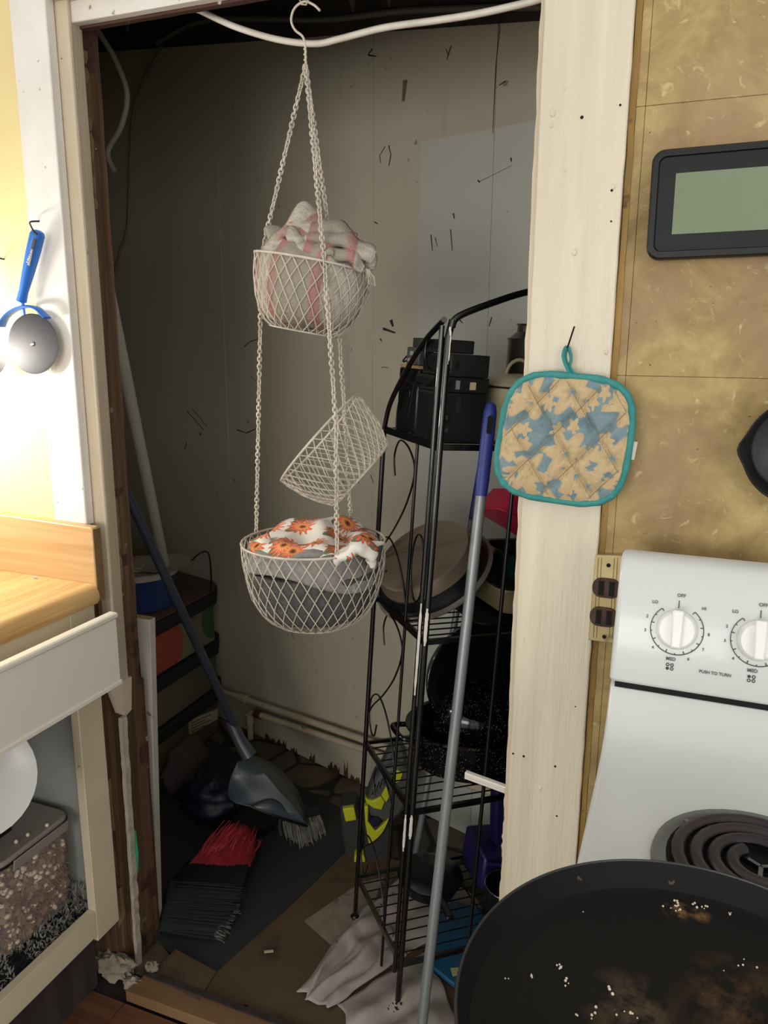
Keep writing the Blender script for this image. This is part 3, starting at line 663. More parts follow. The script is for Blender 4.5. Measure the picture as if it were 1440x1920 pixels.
cx0, cx1, cy0, cy1, cz0, cz1 = -1.29, -1.103, -.245, -.066, .226, .432
con = thing('food_container', 'clear plastic food container full of brown flakes and white puffs', 'container', ((cx0+cx1)/2, (cy0+cy1)/2, cz0))
def rbox(mb, x0, x1, y0, y1, z0, z1, r, tap=0.0, n=4):
    rings = []
    for z, tp in ((z0, tap), (z1, 0)):
        rings.append([Vector(((x0+x1)/2+px*(1-tp), (y0+y1)/2+py*(1-tp), z)) for px, py in rrect(x1-x0, y1-y0, r, n)])
    return mb.loft(rings)
b = MB(); rings = []
for z, tp in ((cz0, .06), (cz0+.004, .04), (cz1-.02, .0)): rings.append([Vector(((cx0+cx1)/2+px*(1-tp), (cy0+cy1)/2+py*(1-tp), z)) for px, py in rrect(cx1-cx0, cy1-cy0, .02, 5)])
b.loft(rings, caps=False); b.f.append(tuple(range(len(rings[0])))); b.uv.append(None); b.mi.append(0)
build('clear_box', b, m('clear_plastic'), con, smooth=40)
b = MB(); rbox(b, cx0-.004, cx1+.004, cy0-.004, cy1+.004, cz1-.022, cz1-.004, .024); lid = build('lid', b, m('lid_plastic'), con, bevel=.004, label='translucent taupe lid')
b = MB(); rbox(b, cx0-.006, cx1+.006, cy0-.006, cy1+.006, cz1-.018, cz1-.013, .025); build('seal', b, m('black_plastic'), lid)
b = MB().prism([(cx1+.004, cy0+.03, cz1-.034), (cx1+.004, cy1-.012, cz1-.034), (cx1+.009, cy1-.012, cz1-.010), (cx1+.009, cy0+.03, cz1-.010)], (.004, 0, 0)); build('clip', b, m('lid_plastic'), lid, bevel=.0015)
b = MB().box(((cx0+cx1)/2+.01, (cy0+cy1)/2-.02, cz1-.002), (.05, .05, .006)); build('lid_button', b, m('black_plastic'), lid, bevel=.004)
fl = MB(); pu = MB(); rnd = random.Random(5)
def inbox():
    f = rnd.random(); x = rnd.uniform(cx0+.012, cx1-.010); y = rnd.uniform(cy0+.012, cy1-.010); z = rnd.uniform(cz0+.008, cz1-.032)
    if f < .6: x = cx1-.010-rnd.random()*.006
    elif f < .75: y = cy1-.010-rnd.random()*.006
    elif f < .88: y = cy0+.011
    return Vector((x, y, z))
fl.mm((cx0+.02, cy0+.02, cz0+.006), (cx1-.014, cy1-.014, cz1-.045))
for k in range(800):
    p = inbox(); M3 = Euler((rnd.uniform(0, 6), rnd.uniform(0, 6), rnd.uniform(0, 6))).to_matrix(); s_ = rnd.uniform(.007, .013)
    fl.box(p, (s_*1.6, s_*1.2, .0014), M3)
for k in range(170):
    p = inbox(); pu.ball(p+Vector((.002, 0, 0)), rnd.uniform(.0036, .006), 7, 5, (1, 1.2, .9))
build('flakes', fl, m('kibble'), con, kind='stuff'); build('puffs', pu, m('puff'), con, kind='stuff', smooth=60)
for k, (u, v) in enumerate(((88, 1547), (52, 1565), (30, 1578), (100, 1572))):
    p = PZ(u, v, cz1-.001); 
    if k < 3: build('stray_puff', MB().ball(p, .004, 8, 6), m('puff'), con, smooth=60)
b = MB().lathe([(.0001, 0), (.055, 0), (.075, .010), (.095, .016), (.096, .018), (.075, .013), (.054, .004), (.0001, .004)], axisM(PX(-48, 1465, -1.06), (.9, -.35, .45)), 32); tag(build('plate', b, m('plate_white'), None, smooth=40), 'white plate leaning in the cabinet bay above the rug', 'plate')
# ---- pizza cutter on its nail
yc = -.022
def pc(u, v, y=yc): return PY(u, v, y)
pcut = thing('pizza_cutter', 'blue handled pizza cutter with a steel wheel hanging on a nail', 'pizza cutter', pc(62, 700))
ctr = pc(62, 645); rw = (pc(108, 645)-pc(18, 645)).length/2*.98
Mw = axisM(ctr, (.10, -1, .05)); rw = .0545
b = MB().lathe([(.0001, -.0008), (rw-.004, -.0008), (rw, 0), (rw-.004, .0008), (.0001, .0008)], Mw, 48); wh = build('wheel', b, m('steel'), pcut, smooth=30)
b = MB().lathe([(.0001, 0), (.0042, 0), (.0042, .002), (.0025, .0032), (.0001, .0032)], Mw, 16); build('rivet', b, m('chrome'), wh, smooth=40)
top = pc(72, 432); bot = pc(40, 565); ax = (bot-top)
sec = [(0, .005), (.02, .0115), (.06, .0142), (.3, .0140), (.6, .0118), (.85, .0095), (1.0, .0105)]
b = MB(); path = [top+ax*t_ for t_, r_ in sec]; b.tube(path, [r_ for t_, r_ in sec], 14, flat=.8); ha = build('handle', b, m('cutter_blue'), pcut, smooth=50)
tx = ax.normalized(); sd = tx.cross(Vector((0, -1, 0))).normalized()
b = MB(); q0 = top+ax*.10-sd*.006+Vector((0, -.0112, 0)); q1 = top+ax*.24-sd*.006+Vector((0, -.0112, 0)); b.bar(q0, q1, .009, .002, (0, -1, 0)); build('hanging_slot', b, m('cutter_dark'), ha)
b = MB(); q0 = top+ax*.245-sd*.004+Vector((0, -.0112, 0)); q1 = top+ax*.47-sd*.004+Vector((0, -.0104, 0)); b.bar(q0, q1, .011, .002, (0, -1, 0)); build('grip_inlay', b, m('grey_label'), ha)
def text_mb(txt, size, M, ext=.0002, align='CENTER'):
    cu = bpy.data.curves.new('t', 'FONT'); cu.body = txt; cu.size = size; cu.align_x = align; cu.align_y = 'CENTER'; cu.extrude = ext; cu.offset = size*.018
    ob = bpy.data.objects.new('t', cu); COL.objects.link(ob); dg = bpy.context.evaluated_depsgraph_get(); dg.update()
    me = bpy.data.meshes.new_from_object(ob.evaluated_get(dg)); bpy.data.objects.remove(ob)
    b = MB().add([M @ v.co for v in me.vertices], [tuple(p.vertices) for p in me.polygons]); bpy.data.meshes.remove(me); return b
mid = top+ax*.36-sd*.004+Vector((0, -.0122, 0))
up_ = -tx; b = text_mb('TASTY', .0085, basis(up_, Vector((0, -1, 0)).cross(up_), (0, -1, 0), mid)); build('lettering', b, m('strip_white'), ha)
gp = [pc(5, 612), pc(12, 596), pc(28, 582), pc(50, 575), pc(72, 579), pc(90, 596)]
b = MB().tube(cat_([p+Vector((0, -.002, 0)) for p in gp], 6), .010, 10, flat=.30, upv=(0, 0, 1)); build('finger_guard', b, m('cutter_blue'), pcut, smooth=50)
b = MB().tube([pc(40, 565), pc(46, 600, yc+.006), pc(60, 640, yc+.006)], [.007, .004, .003], 8, flat=.5, upv=(0, 1, 0)); build('fork', b, m('cutter_blue'), pcut, smooth=50)
b = MB().tube(cat_([Vector((pc(57, 416).x, .0, pc(57, 416).z+.004)), pc(57, 416, -.012), pc(58, 424, -.026), pc(64, 434, -.034), pc(70, 440, -.032)], 5), .0016, 7); tag(build('bent_nail', b, m('nail'), None, smooth=60), 'bent nail holding the pizza cutter on the white casing', 'nail')
b = MB().lathe([(.0001, 0), (.03, .001), (.036, .006), (.037, .009), (.03, .005), (.0001, .003)], axisM(PY(-22, 672, -.03), (.4, -1, .1)), 30); ld = thing('ladle', 'steel ladle bowl hanging at the left picture edge', 'ladle', PY(-22, 690, -.03)); build('bowl', b, m('steel'), ld, smooth=50)
b = MB().tube([PY(-22, 645, -.03), PY(-14, 480, -.02)], .004, 8, flat=.4); build('handle', b, m('steel'), ld, smooth=50)
ln_ = PY(-14, 484, -.02); tag(build('wall_nail', MB().tube([ln_+Vector((0, .03, 0)), ln_+Vector((0, -.012, .004))], .0016, 7), m('nail'), None, smooth=50), 'nail in the yellow wall holding the steel ladle', 'nail')
# ================================================================== RIGHT: STOVE AND WALL THINGS
SX0, SX1 = -.064, .70; ZC = .868
st = thing('electric_stove', 'white electric coil stove with control knobs on its backguard', 'stove', ((SX0+SX1)/2, -.42, 0))
b = MB().mm((SX0+.004, -.74, .06), (SX1-.004, -.05, ZC-.03)); build('body', b, m('white_enamel'), st, bevel=.004)
b = MB().mm((SX0+.01, -.765, .20), (SX1-.01, -.742, ZC-.10)); dro = build('oven_door', b, m('white_enamel'), st, bevel=.006); b = MB().tube([(SX0+.08, -.80, .74), (SX1-.08, -.80, .74)], .011, 10); b.mm((SX0+.08, -.80, .733), (SX0+.10, -.76, .747)).mm((SX1-.10, -.80, .733), (SX1-.08, -.76, .747)); build('handle', b, m('knob_white'), dro, smooth=40)
# cooktop with a curved rise at the back
prof = [(-.775, ZC-.035), (-.78, ZC-.02), (-.777, ZC-.004), (-.765, ZC), (-.30, ZC), (-.26, ZC+.001), (-.225, ZC+.005), (-.195, ZC+.016), (-.172, ZC+.034), (-.158, ZC+.055), (-.150, ZC+.066), (-.11, ZC+.066), (-.11, ZC-.035)]
b = MB().prism([(SX0, y, z) for y, z in prof], (SX1-SX0, 0, 0)); build('cooktop', b, m('white_enamel'), st, bevel=.006, seg=3)
b = MB().mm((SX0+.006, -.1535, ZC+.063), (SX1-.006, -.09, ZC+.0706)); build('shadow_gap', b, m('black_gap'), st)
# backguard
PB0, PB1 = Vector((0, -.1595, .945)), Vector((0, -.122, 1.074))     # bottom and top of the sloped face
pr = [(-.07, .9385), (-.158, .9385), (-.1595, .945), (-.122, 1.074), (-.112, 1.090), (-.095, 1.098), (-.07, 1.096)]
b = MB().prism([(SX0-.001, y, z) for y, z in pr], (SX1-SX0+.002, 0, 0)); bg = build('backguard', b, m('white_enamel'), st, bevel=.006, seg=3)
fz = (PB1-PB0).normalized(); fn = Vector((0, -fz.z, fz.y)).normalized(); fx = Vector((1, 0, 0))
def face(u, v):                                             # point on the sloped control face
    return ppl(u, v, fn, PB0+fn*.0009)
def facM(p): return basis(fx, fn.cross(fx), fn, p)
off1, med1 = face(1279, 1108), face(1263, 1228); kc = face(1269, 1181); kR = .0315
off2 = face(1432, 1132); kx2 = off2.x-off1.x
for kn in range(4):
    base = kc+fx*(kx2*kn) if kn < 2 else kc+fx*(.55+(kn-2)*kx2-kc.x)
    M = facM(base-fn*.0004)
    kb = MB().lathe([(.0001, 0), (.0250, 0), (.0245, .004), (.0225, .010), (.0205, .0125), (.0001, .0125)], M, 36)
    ko = build('knob', kb, m('knob_white'), st, smooth=35)
    g = MB().prism([(-.0060, -.0215, .010), (.0060, -.0215, .010), (.0066, .0255, .010), (-.0066, .0255, .010)], (0, 0, .0135)); g.xf(M); build('grip', g, m('knob_white'), ko, bevel=.0022)
    ring = MB(); tk = []
    a0, a1 = math.radians(122), math.radians(122+296)
    for k in range(49):
        pass
    arcp = [(math.radians(128)+math.radians(284)*k/60) for k in range(61)]
    pts = [M @ Vector((kR*math.cos(a), kR*math.sin(a), .0009)) for a in arcp]
    ring.tube(pts, .0006, 4)
    for k in range(0, 15):
        a = math.radians(128)+math.radians(284)*k/14; rr_ = (.0335 if k in (0, 14) else .0345) if k % 2 else .0300
        ring.tube([M @ Vector((kR*math.cos(a), kR*math.sin(a), .0009)), M @ Vector(((kR-(.0038 if k % 2 == 0 else .002))*math.cos(a), (kR-(.0038 if k % 2 == 0 else .002))*math.sin(a), .0009))], .0006, 4)
    ring.tube([M @ Vector((0, kR-.004, .0009)), M @ Vector((0, kR+.0055, .0009))], .0006, 4)
    build('dial_ring', ring, m('print_grey'), bg)
    L = MB(); D = MB()
    for txt, x, y, sz in (('OFF', .002, .0435, .0058), ('LO', -.0285, .0318, .0055), ('HI', .0295, .0305, .0055), ('2', -.0365, .0125, .0052), ('3', -.0375, -.0055, .0052), ('4', -.0265, -.0260, .0052), ('6', .0165, -.0345, .0052), ('7', .0325, -.0205, .0052), ('8', .0375, -.001, .0052), ('MED', -.004, -.0375, .0058)):
        build('lettering', text_mb(txt, sz, M @ Matrix.Translation((x, y, .0009))), m('print_grey'), bg)
    sel = (2, 0, 1, 3)[kn]
    for q, (dx, dy) in enumerate(((-1, 1), (1, 1), (-1, -1), (1, -1))):
        cxx, cyy = -.0045+dx*.0026, -.0472+dy*.0024
        if q == sel: D.lathe([(.0001, 0), (.0019, 0), (.0019, .0003), (.0001, .0003)], M @ Matrix.Translation((cxx, cyy, .0007)), 14)
        else: D.tube([M @ Vector((cxx+.0017*math.cos(a*.524), cyy+.0017*math.sin(a*.524), .0009)) for a in range(12)], .00045, 4, closed=True)
    if kn in (0, 2): build('lettering', text_mb('PUSH TO TURN', .0052, M @ Matrix.Translation((.0485, -.0475, .0009))), m('print_grey'), bg)
    build('burner_symbol', D, m('print_black'), bg)
# coil burners
def burner(cx, cy, r):
    o = build('drip_bowl', MB().lathe([(.0001, .001), (r*.25, .001), (r*.9, .003), (r*1.0, .008), (r*1.12, .0075), (r*1.14, .002), (r*.9, .0005), (.0001, .0005)], Matrix.Translation((cx, cy, ZC)), 40), m('drip_metal'), st, smooth=40)
    build('bowl_lining', MB().lathe([(.0001, .0014), (r*.25, .0014), (r*.9, .0036), (r*.975, .0072), (r*.9, .0030), (.0001, .0010)], Matrix.Translation((cx, cy, ZC)), 40), m('black_gap'), o, smooth=40)
    pts = []; turns = 3.6
    for k in range(int(turns*28)+1):
        a = 2*math.pi*k/28+2.2; rr_ = r*.26+(r*.94-r*.26)*k/(turns*28); pts.append(Vector((cx+rr_*math.cos(a), cy+rr_*math.sin(a), ZC+.014)))
    build('coil', MB().tube(pts, .0062, 8, flat=.85), m('coil'), o, smooth=50)
    b = MB()
    for k in range(3):
        a = 2*math.pi*k/3+.4; b.bar((cx, cy, ZC+.0085), (cx+r*.98*math.cos(a), cy+r*.98*math.sin(a), ZC+.0085), .004, .006)
    build('support', b, m('drip_metal'), o)
bc = (.103, -.395)
burner(bc[0], bc[1], .088); burner(.108, -.635, .070); burner(.50, -.38, .070); burner(.50, -.63, .088)
build('rust_speck', MB().lathe([(.0001, 0), (.003, 0), (.003, .0004), (.0001, .0004)], Matrix.Translation(PZ(1397, 1485, ZC+.0005)), 8), m('rust'), st)
# big black pan on the front burner
pz = ZC+.024; pc0 = Vector((.049, -.647, 0)); PR = .170
gp = thing('black_griddle_pan', 'large round blackened pan filling the lower right corner', 'pan', (pc0.x, pc0.y, pz))
prof = [(.0001, 0), (PR*.90, 0), (PR*.945, .003), (PR*.988, .018), (PR, .0235), (PR*1.008, .022), (PR*1.006, .018), (PR*.96, .001), (PR*.92, -.003), (.0001, -.003)]
b = MB().lathe(prof, Matrix.Translation((pc0.x, pc0.y, pz+.003)), 96); build('pan_body', b, m('burnt_pan'), gp, smooth=40)
build('rim', MB().tube([(pc0.x+PR*1.003*math.cos(a*math.pi/60), pc0.y+PR*1.003*math.sin(a*math.pi/60), pz+.0262) for a in range(120)], .0013, 6, closed=True), m('pan_rim'), gp, smooth=60)
b = MB().bar((pc0.x+.02, pc0.y-PR+.005, pz+.02), (pc0.x+.04, pc0.y-PR-.14, pz+.05), .026, .012); build('handle', b, m('black_plastic'), gp, bevel=.004)
rnd = random.Random(9); b = MB()
for (u, v, n_, s_) in ((1268, 1700, 12, 22), (1300, 1695, 6, 14), (1325, 1700, 4, 8), (948, 1835, 2, 3), (998, 1833, 3, 5), (1048, 1812, 5, 8), (1060, 1840, 4, 10), (1082, 1900, 2, 3), (1143, 1853, 4, 10), (1368, 1712, 3, 5), (1094, 1710, 1, 1), (1120, 1900, 5, 14), (1180, 1900, 5, 20), (1400, 1830, 5, 40)):
    for k in range(n_):
        p = PZ(u+rnd.gauss(0, s_*.5), v+rnd.gauss(0, s_*.5), pz+.0035); b.ball(p, rnd.uniform(.0005, .0013), 6, 4)
build('crumbs', b, m('puff'), gp, kind='stuff')
# receptacle without a cover
yo = -.002
def po(u, v, y=yo): return PY(u, v, y)
ou = thing('wall_outlet', 'uncovered scorched electrical outlet wedged beside the stove', 'outlet', po(1135, 1210))
b = MB().prism([po(1116, 1040), po(1172, 1042), po(1160, 1208), po(1103, 1200)], (0, .02, 0)); build('mounting_strap', b, m('outlet_metal'), ou, bevel=.001)
for uu in (1122, 1128, 1152, 1158):
    build('strap_rib', MB().tube([po(uu, 1046, yo-.0004), po(uu-10, 1196, yo-.0004)], .0007, 5), m('outlet_metal'), ou)
for k, (u, v) in enumerate(((1137, 1102), (1132, 1156))):
    p = po(u, v); M = basis((1, 0, 0), (0, 0, 1), (0, -1, 0), p); sh = rrect(.040, .030, .013, 5); sh2 = rrect(.034, .024, .010, 5)
    o = build('socket_face', MB().prism([M @ Vector((x, y, 0)) for x, y in sh], Vector((0, -.004, 0))), m('outlet_brown'), ou, bevel=.001)
    for dx in (-.007, .008): build('slot', MB().prism([M @ Vector((dx+x*.004, y*.011, .0041)) for x, y in ((-1, -1), (1, -1), (1, 1), (-1, 1))], Vector((0, -.0006, 0))), m('hole'), o)
    build('scorch', MB().prism([M @ Vector((x*.92+.001, y*.9, .0040)) for x, y in rrect(.030, .020, .009, 4)], Vector((0, -.0004, 0))), m('outlet_brown'), o)
for (u, v) in ((1141, 1060), (1133, 1194)): build('screw_hole', MB().lathe([(.0001, 0), (.0032, 0), (.003, .0008), (.0001, .0008)], axisM(po(u, v), (0, -1, 0)), 10), m('hole'), ou)
# digital display in a dark frame
Dw = basis(Vector((1, -.02, .02)).normalized(), Vector((.02*-1, -.10, 1)).normalized(), Vector((.02, -1, -.10)).normalized(), Vector((.0, 0, 0)))
lc = PY(1217, 385, -.022); W_, H_ = .300, .134
ex = Vector((1, 0, .012)).normalized(); ez_ = Vector((0, -1, .03)); ez_ = (ez_-ex*ez_.dot(ex)).normalized(); ey = ez_.cross(ex)
Md = basis(ex, ey, ez_, lc+ex*W_/2)
dd = thing('wall_display', 'dark framed digital display with a blank greenish screen on the tiled wall', 'display', Md @ Vector((0, -H_/2, 0)))
o_ = rrect(W_, H_, .016, 8); i_ = rrect(W_-.020, H_-.020, .009, 8)
b = MB().loft([[Md @ Vector((x, y, -.018)) for x, y in o_], [Md @ Vector((x, y, -.003)) for x, y in o_], [Md @ Vector((x*.985, y*.975, 0)) for x, y in o_], [Md @ Vector((x*1.01, y*1.02, 0)) for x, y in i_], [Md @ Vector((x, y, -.003)) for x, y in i_]]); build('frame', b, m('dark_frame'), dd, smooth=35)
sw, sh_ = W_-.060, H_-.060
b = MB().prism([Md @ Vector((x, y, -.006)) for x, y in i_], Md.to_3x3() @ Vector((0, 0, .0032))); build('face_plate', b, m('lcd_face'), dd)
b = MB().prism([Md @ Vector((x*sw/2, y*sh_/2, -.0029)) for x, y in ((-1, -1), (1, -1), (1, 1), (-1, 1))], Md.to_3x3() @ Vector((0, 0, .0006))); build('screen', b, m('lcd'), dd)
# cast iron pan hung on the tiles
ic = PY(1500, 845, -.014); ir = (PY(1500, 845, -.014)-PY(1392, 845, -.014)).length
ip = thing('cast_iron_skillet', 'black cast iron skillet with a pouring lip hung at the right edge', 'skillet', (ic.x, -.01, ic.z-ir))
Mi = basis((1, 0, 0), (0, 0, 1), (0, -1, 0), (ic.x, .006, ic.z)); rings = []
for r_, z in ((.0001, .004), (.80, .004), (.86, .008), (.965, .040), (1.0, .042), (1.02, .040), (.90, .004), (.84, .0), (.0001, .0)):
    rg_ = []
    for k in range(64):
        a = 2*math.pi*k/64; bump_ = 0
        for a0 in (math.pi, 0): bump_ += .10*math.exp(-((math.atan2(math.sin(a-a0), math.cos(a-a0)))/.2)**2)
        q = r_*ir*(1+(bump_ if r_ > .93 else 0)); rg_.append(Mi @ Vector((q*math.cos(a), q*math.sin(a), z)))
    rings.append(rg_)
build('pan_body', MB().loft(rings), m('iron'), ip, smooth=45)
b = MB().bar(Mi @ Vector((0, ir*.97, .034)), Mi @ Vector((0, ir*1.9, .020)), .026, .012, (0, -1, 0)); build('handle', b, m('iron'), ip, bevel=.004)
hp = Mi @ Vector((0, ir*1.78, .024)); tag(build('wall_nail', MB().tube([hp+Vector((0, .03, 0)), hp+Vector((0, -.014, .003))], .0018, 7).lathe([(.0001, 0), (.004, 0), (.004, .0012), (.0001, .0012)], axisM(hp+Vector((0, -.014, .003)), (0, -1, 0)), 10), m('nail'), None, smooth=50), 'nail in the tiles holding the cast iron skillet', 'nail')
# potholder on a nail
phc = PY(1056, 824, -.020); pw_, ph_ = .188, .186; rot = math.radians(-4)
exp_ = Vector((math.cos(rot), 0, math.sin(rot))); eyp = Vector((-math.sin(rot), -.03, math.cos(rot))).normalized(); ezp = exp_.cross(eyp)*-1 if exp_.cross(eyp).y > 0 else exp_.cross(eyp)
Mp = basis(exp_, eyp, ezp, phc)
pth = thing('potholder', 'quilted flower print potholder with teal binding hanging on the casing post', 'potholder', Mp @ Vector((0, -ph_/2, 0)))
def sq2d(s_, t_):
    x, y = 2*s_-1, 2*t_-1
    r_ = (abs(x)**3.6+abs(y)**3.6)**(1/3.6); mx = max(abs(x), abs(y)); k = mx/r_ if r_ > 1e-6 else 1
    return x*k, y*k, mx
def pf(s_, t_):
    x, y, mx = sq2d(s_, t_)
    q1 = abs(math.sin((x*1.15+y*.85)*math.pi*1.25+.4)); q2 = abs(math.sin((x*1.15-y*.85)*math.pi*1.25+.9))
    z = .0085*(1-math.exp(-(min(q1, q2)/.30)**2))*(1-mx**8)+.0008*noise.noise(Vector((x*9, y*5, 2))); tw = 1-.03*y
    return Mp @ Vector((x*pw_/2*.95*tw+.003*y, y*ph_/2*.95, .003+z))
b = MB().grid(pf, 56, 56); build('quilted_front', b, m('flower_print'), pth, smooth=70)
for ph, sg in ((.4, 1), (.9, -1)):
    for n_ in range(-4, 6):
        c_ = (n_*math.pi-ph)/(math.pi*1.25); pts = []
        for k in range(-60, 61):
            y = k/60; x = (c_-sg*.85*y)/1.15
            if abs(x)**3.6+abs(y)**3.6 < .80: tw = 1-.03*y; pts.append(Mp @ Vector((x*pw_/2*.95*tw+.003*y, y*ph_/2*.95, .0036)))
        if len(pts) > 8: build('stitch_line', MB().tube(pts, .0006, 4), m('stitch'), pth)
b = MB().grid(lambda s_, t_: Mp @ Vector((sq2d(s_, t_)[0]*pw_/2*.95, sq2d(s_, t_)[1]*ph_/2*.95, -.003)), 16, 16); build('backing', b, m('teal'), pth)
bd = []
for k in range(72):
    a = 2*math.pi*k/72; c_, s_ = math.cos(a), math.sin(a); x = math.copysign(abs(c_)**(.56), c_); y = math.copysign(abs(s_)**(.56), s_); tw = 1-.03*y
    bd.append(Mp @ Vector((x*pw_/2*.965*tw+.003*y, y*ph_/2*.965, .0005+.0007*math.sin(k*2.1))))
b = MB().tube(bd, [.0058+.0006*math.sin(k*1.7) for k in range(72)], 10, closed=True, flat=.9); build('binding', b, m('teal'), pth, smooth=70)
tp = Mp @ Vector((.004, ph_/2*.97, .002)); np_ = PY(1063, 655, -.012)
b = MB().tube(cat_([tp+Vector((-.004, 0, 0)), np_+Vector((-.003, 0, -.012)), np_+Vector((-.001, 0, .002)), np_+Vector((.003, 0, 0)), np_+Vector((.007, -.003, -.013)), np_+Vector((.006, -.004, -.025)), tp+Vector((.004, -.002, 0))], 6), .0045, 8, flat=.35); build('hanging_loop', b, m('teal'), pth, smooth=60)
tg = PY(1183, 845, -.022); b = MB().prism([tg+Vector((-.006, 0, .014)), tg+Vector((.008, .004, .012)), tg+Vector((.005, .004, -.013)), tg+Vector((-.008, 0, -.012))], (0, .0006, 0)); build('care_tag', b, m('clear_tag'), pth)
b = MB().tube([PY(1066, 650, .002), PY(1064, 652, -.014), PY(1077, 612, -.022)], .0012, 6); tag(build('thin_nail', b, m('nail'), None, smooth=60), 'thin bent nail on the casing post holding the potholder', 'nail')
# short white plastic strip poking out from behind the post
a, c = PY(873, 1452, .055), PY(950, 1480, .040)
b = MB().bar(a, c, .009, .013).bar(a+Vector((0, -.006, .002)), c+Vector((0, -.006, .002)), .003, .002); tag(build('plastic_strip', b, m('strip_white'), None, bevel=.001), 'short white plastic strip poking out behind the casing post', 'strip')
# ================================================================== HANGING BASKETS
YB = .06
hb = thing('hanging_basket', 'three tier white wire basket hanging on chains in the closet opening', 'hanging basket', (-.60, YB, .865))
def wire_basket(c, M3, prof, N, name, rim_r=.0021, wr=.0009, seed=1):
    # prof: list of (radius, depth) from the rim down; M3 columns ex, ey, up
    rnd = random.Random(seed)
    def P(i, j):
        r_, d_ = prof[j]; a = 2*math.pi*(i+(.5 if j % 2 else 0))/N
        jr = 1 if j == 0 else 1+rnd.uniform(-.012, .012); return Vector(c)+M3 @ Vector((r_*jr*math.cos(a), r_*jr*math.sin(a), -d_))
    pts = [[P(i, j) for i in range(N)] for j in range(len(prof))]
    rim = MB().tube([pts[0][i] for i in range(N)], rim_r, 7, closed=True)
    bk = build(name, rim, m('white_wire'), hb, smooth=60)
    ms = MB()
    for j in range(len(prof)-1):
        for i in range(N):
            for d_ in ((0, -1) if j % 2 == 0 else (0, 1)):
                a, b_ = pts[j][i], pts[j+1][(i+d_) % N]; md = (a+b_)/2+M3 @ Vector((rnd.uniform(-.0006, .0006), rnd.uniform(-.0006, .0006), 0))
                ms.tube([a, md, b_], wr, 4)
    for i in range(N): ms.tube([pts[0][i]-(M3 @ Vector((0, 0, .002))), pts[0][i]+(M3 @ Vector((0, 0, .0018)))], wr*2.2, 4)
    build('wire_mesh', ms, m('white_wire'), bk, smooth=60)
    build('bottom_ring', MB().tube(pts[-1], wr*1.6, 5, closed=True), m('white_wire'), bk, smooth=60)
    fl_ = MB(); cc = Vector(c)+M3 @ Vector((0, 0, -prof[-1][1]))
    for i in range(N//2): fl_.tube([pts[-1][i], pts[-1][(i+N//2) % N]], wr, 4)
    build('bottom_wires', fl_, m('white_wire'), bk)
    return bk
I3 = Matrix.Identity(3)
cT = Vector((-.592, YB, 1.492)); MT = Matrix.Rotation(math.radians(9.5), 3, 'Y') @ Matrix.Rotation(math.radians(-3), 3, 'X')
wire_basket(cT, MT, [(.0985, 0), (.097, .015), (.0955, .032), (.092, .050), (.087, .068), (.080, .086), (.071, .100), (.058, .110)], 30, 'top_basket', seed=2)
cB = Vector((-.601, YB, 1.021)); MBm = Matrix.Rotation(math.radians(-1), 3, 'Y')
wire_basket(cB, MBm, [(.1275, 0), (.1272, .018), (.126, .037), (.1235, .057), (.119, .078), (.113, .099), (.104, .119), (.091, .136), (.072, .148)], 34, 'bottom_basket', seed=3)
cM = PY(599, 822, YB); rl = (R*.747-U*.665); rimd = (R*.665+U*.747)
upM = (-rl).normalized(); upM = (upM-F*.05).normalized(); exM = rimd.normalized(); exM = (exM-upM*exM.dot(upM)).normalized(); eyM = upM.cross(exM)
MM3 = Matrix((exM, eyM, upM)).transposed()
wire_basket(cM, MM3, [(.0985, 0), (.098, .012), (.096, .026), (.093, .041), (.089, .056), (.083, .071), (.077, .084), (.072, .093), (.064, .098)], 34, 'middle_basket', seed=4)
# hook
hk = [PY(567, 4, YB), PY(573, 2, YB), PY(588, 8, YB), PY(600, 20, YB)]
hook = cat_([PY(600, 20, YB), PY(588, 9, YB), PY(570, 3, YB), PY(552, 16, YB), PY(546, 38, YB), PY(553, 56, YB), PY(567, 68, YB), PY(572, 84, YB), PY(573, 110, YB), PY(574, 128, YB)], 6)
build('hook', MB().tube(hook, .0019, 8), m('white_wire'), hb, smooth=60)
build('twist', MB().tube([PY(572, 86, YB)+Vector((.0022*math.cos(k*.9), .0022*math.sin(k*.9), -.0011*k)) for k in range(34)], .0011, 5), m('white_wire'), hb, smooth=60)
def chain(path, ln=.0098, r_=.00135, seed=0):
    pts = [Vector(p) for p in path]; segs = []; b = MB()
    L = sum((pts[i+1]-pts[i]).length for i in range(len(pts)-1)); n = max(2, int(L/(ln*.66)))
    def at_(d):
        for i in range(len(pts)-1):
            l_ = (pts[i+1]-pts[i]).length
            if d <= l_ or i == len(pts)-2: return pts[i].lerp(pts[i+1], min(1, d/l_)), (pts[i+1]-pts[i]).normalized()
            d -= l_
    for k in range(n):
        p, t_ = at_((k+.5)*L/n); a = Vector((math.cos(k*1.45+seed), math.sin(k*1.45+seed), 0)); x = (a-t_*a.dot(t_)).normalized()
        lp = []
        for q in range(10):
            an = 2*math.pi*q/10; lp.append(p+t_*(ln*.5*math.cos(an))+x*(.0030*math.sin(an)*(1+.25*abs(math.cos(an)))))
        b.tube(lp, r_, 4, closed=True)
    return b
def rimpt(c, M3, r_, deg): return Vector(c)+M3 @ Vector((r_*math.cos(math.radians(deg)), r_*math.sin(math.radians(deg)), .001))
topj = PY(573, 122, YB)
tL, tF, tB = rimpt(cT, MT, .0985, 182), rimpt(cT, MT, .0985, 305), rimpt(cT, MT, .0985, 95)
bL, bF, bB = rimpt(cB, MBm, .1275, 173), rimpt(cB, MBm, .1275, 314), rimpt(cB, MBm, .1275, 82)
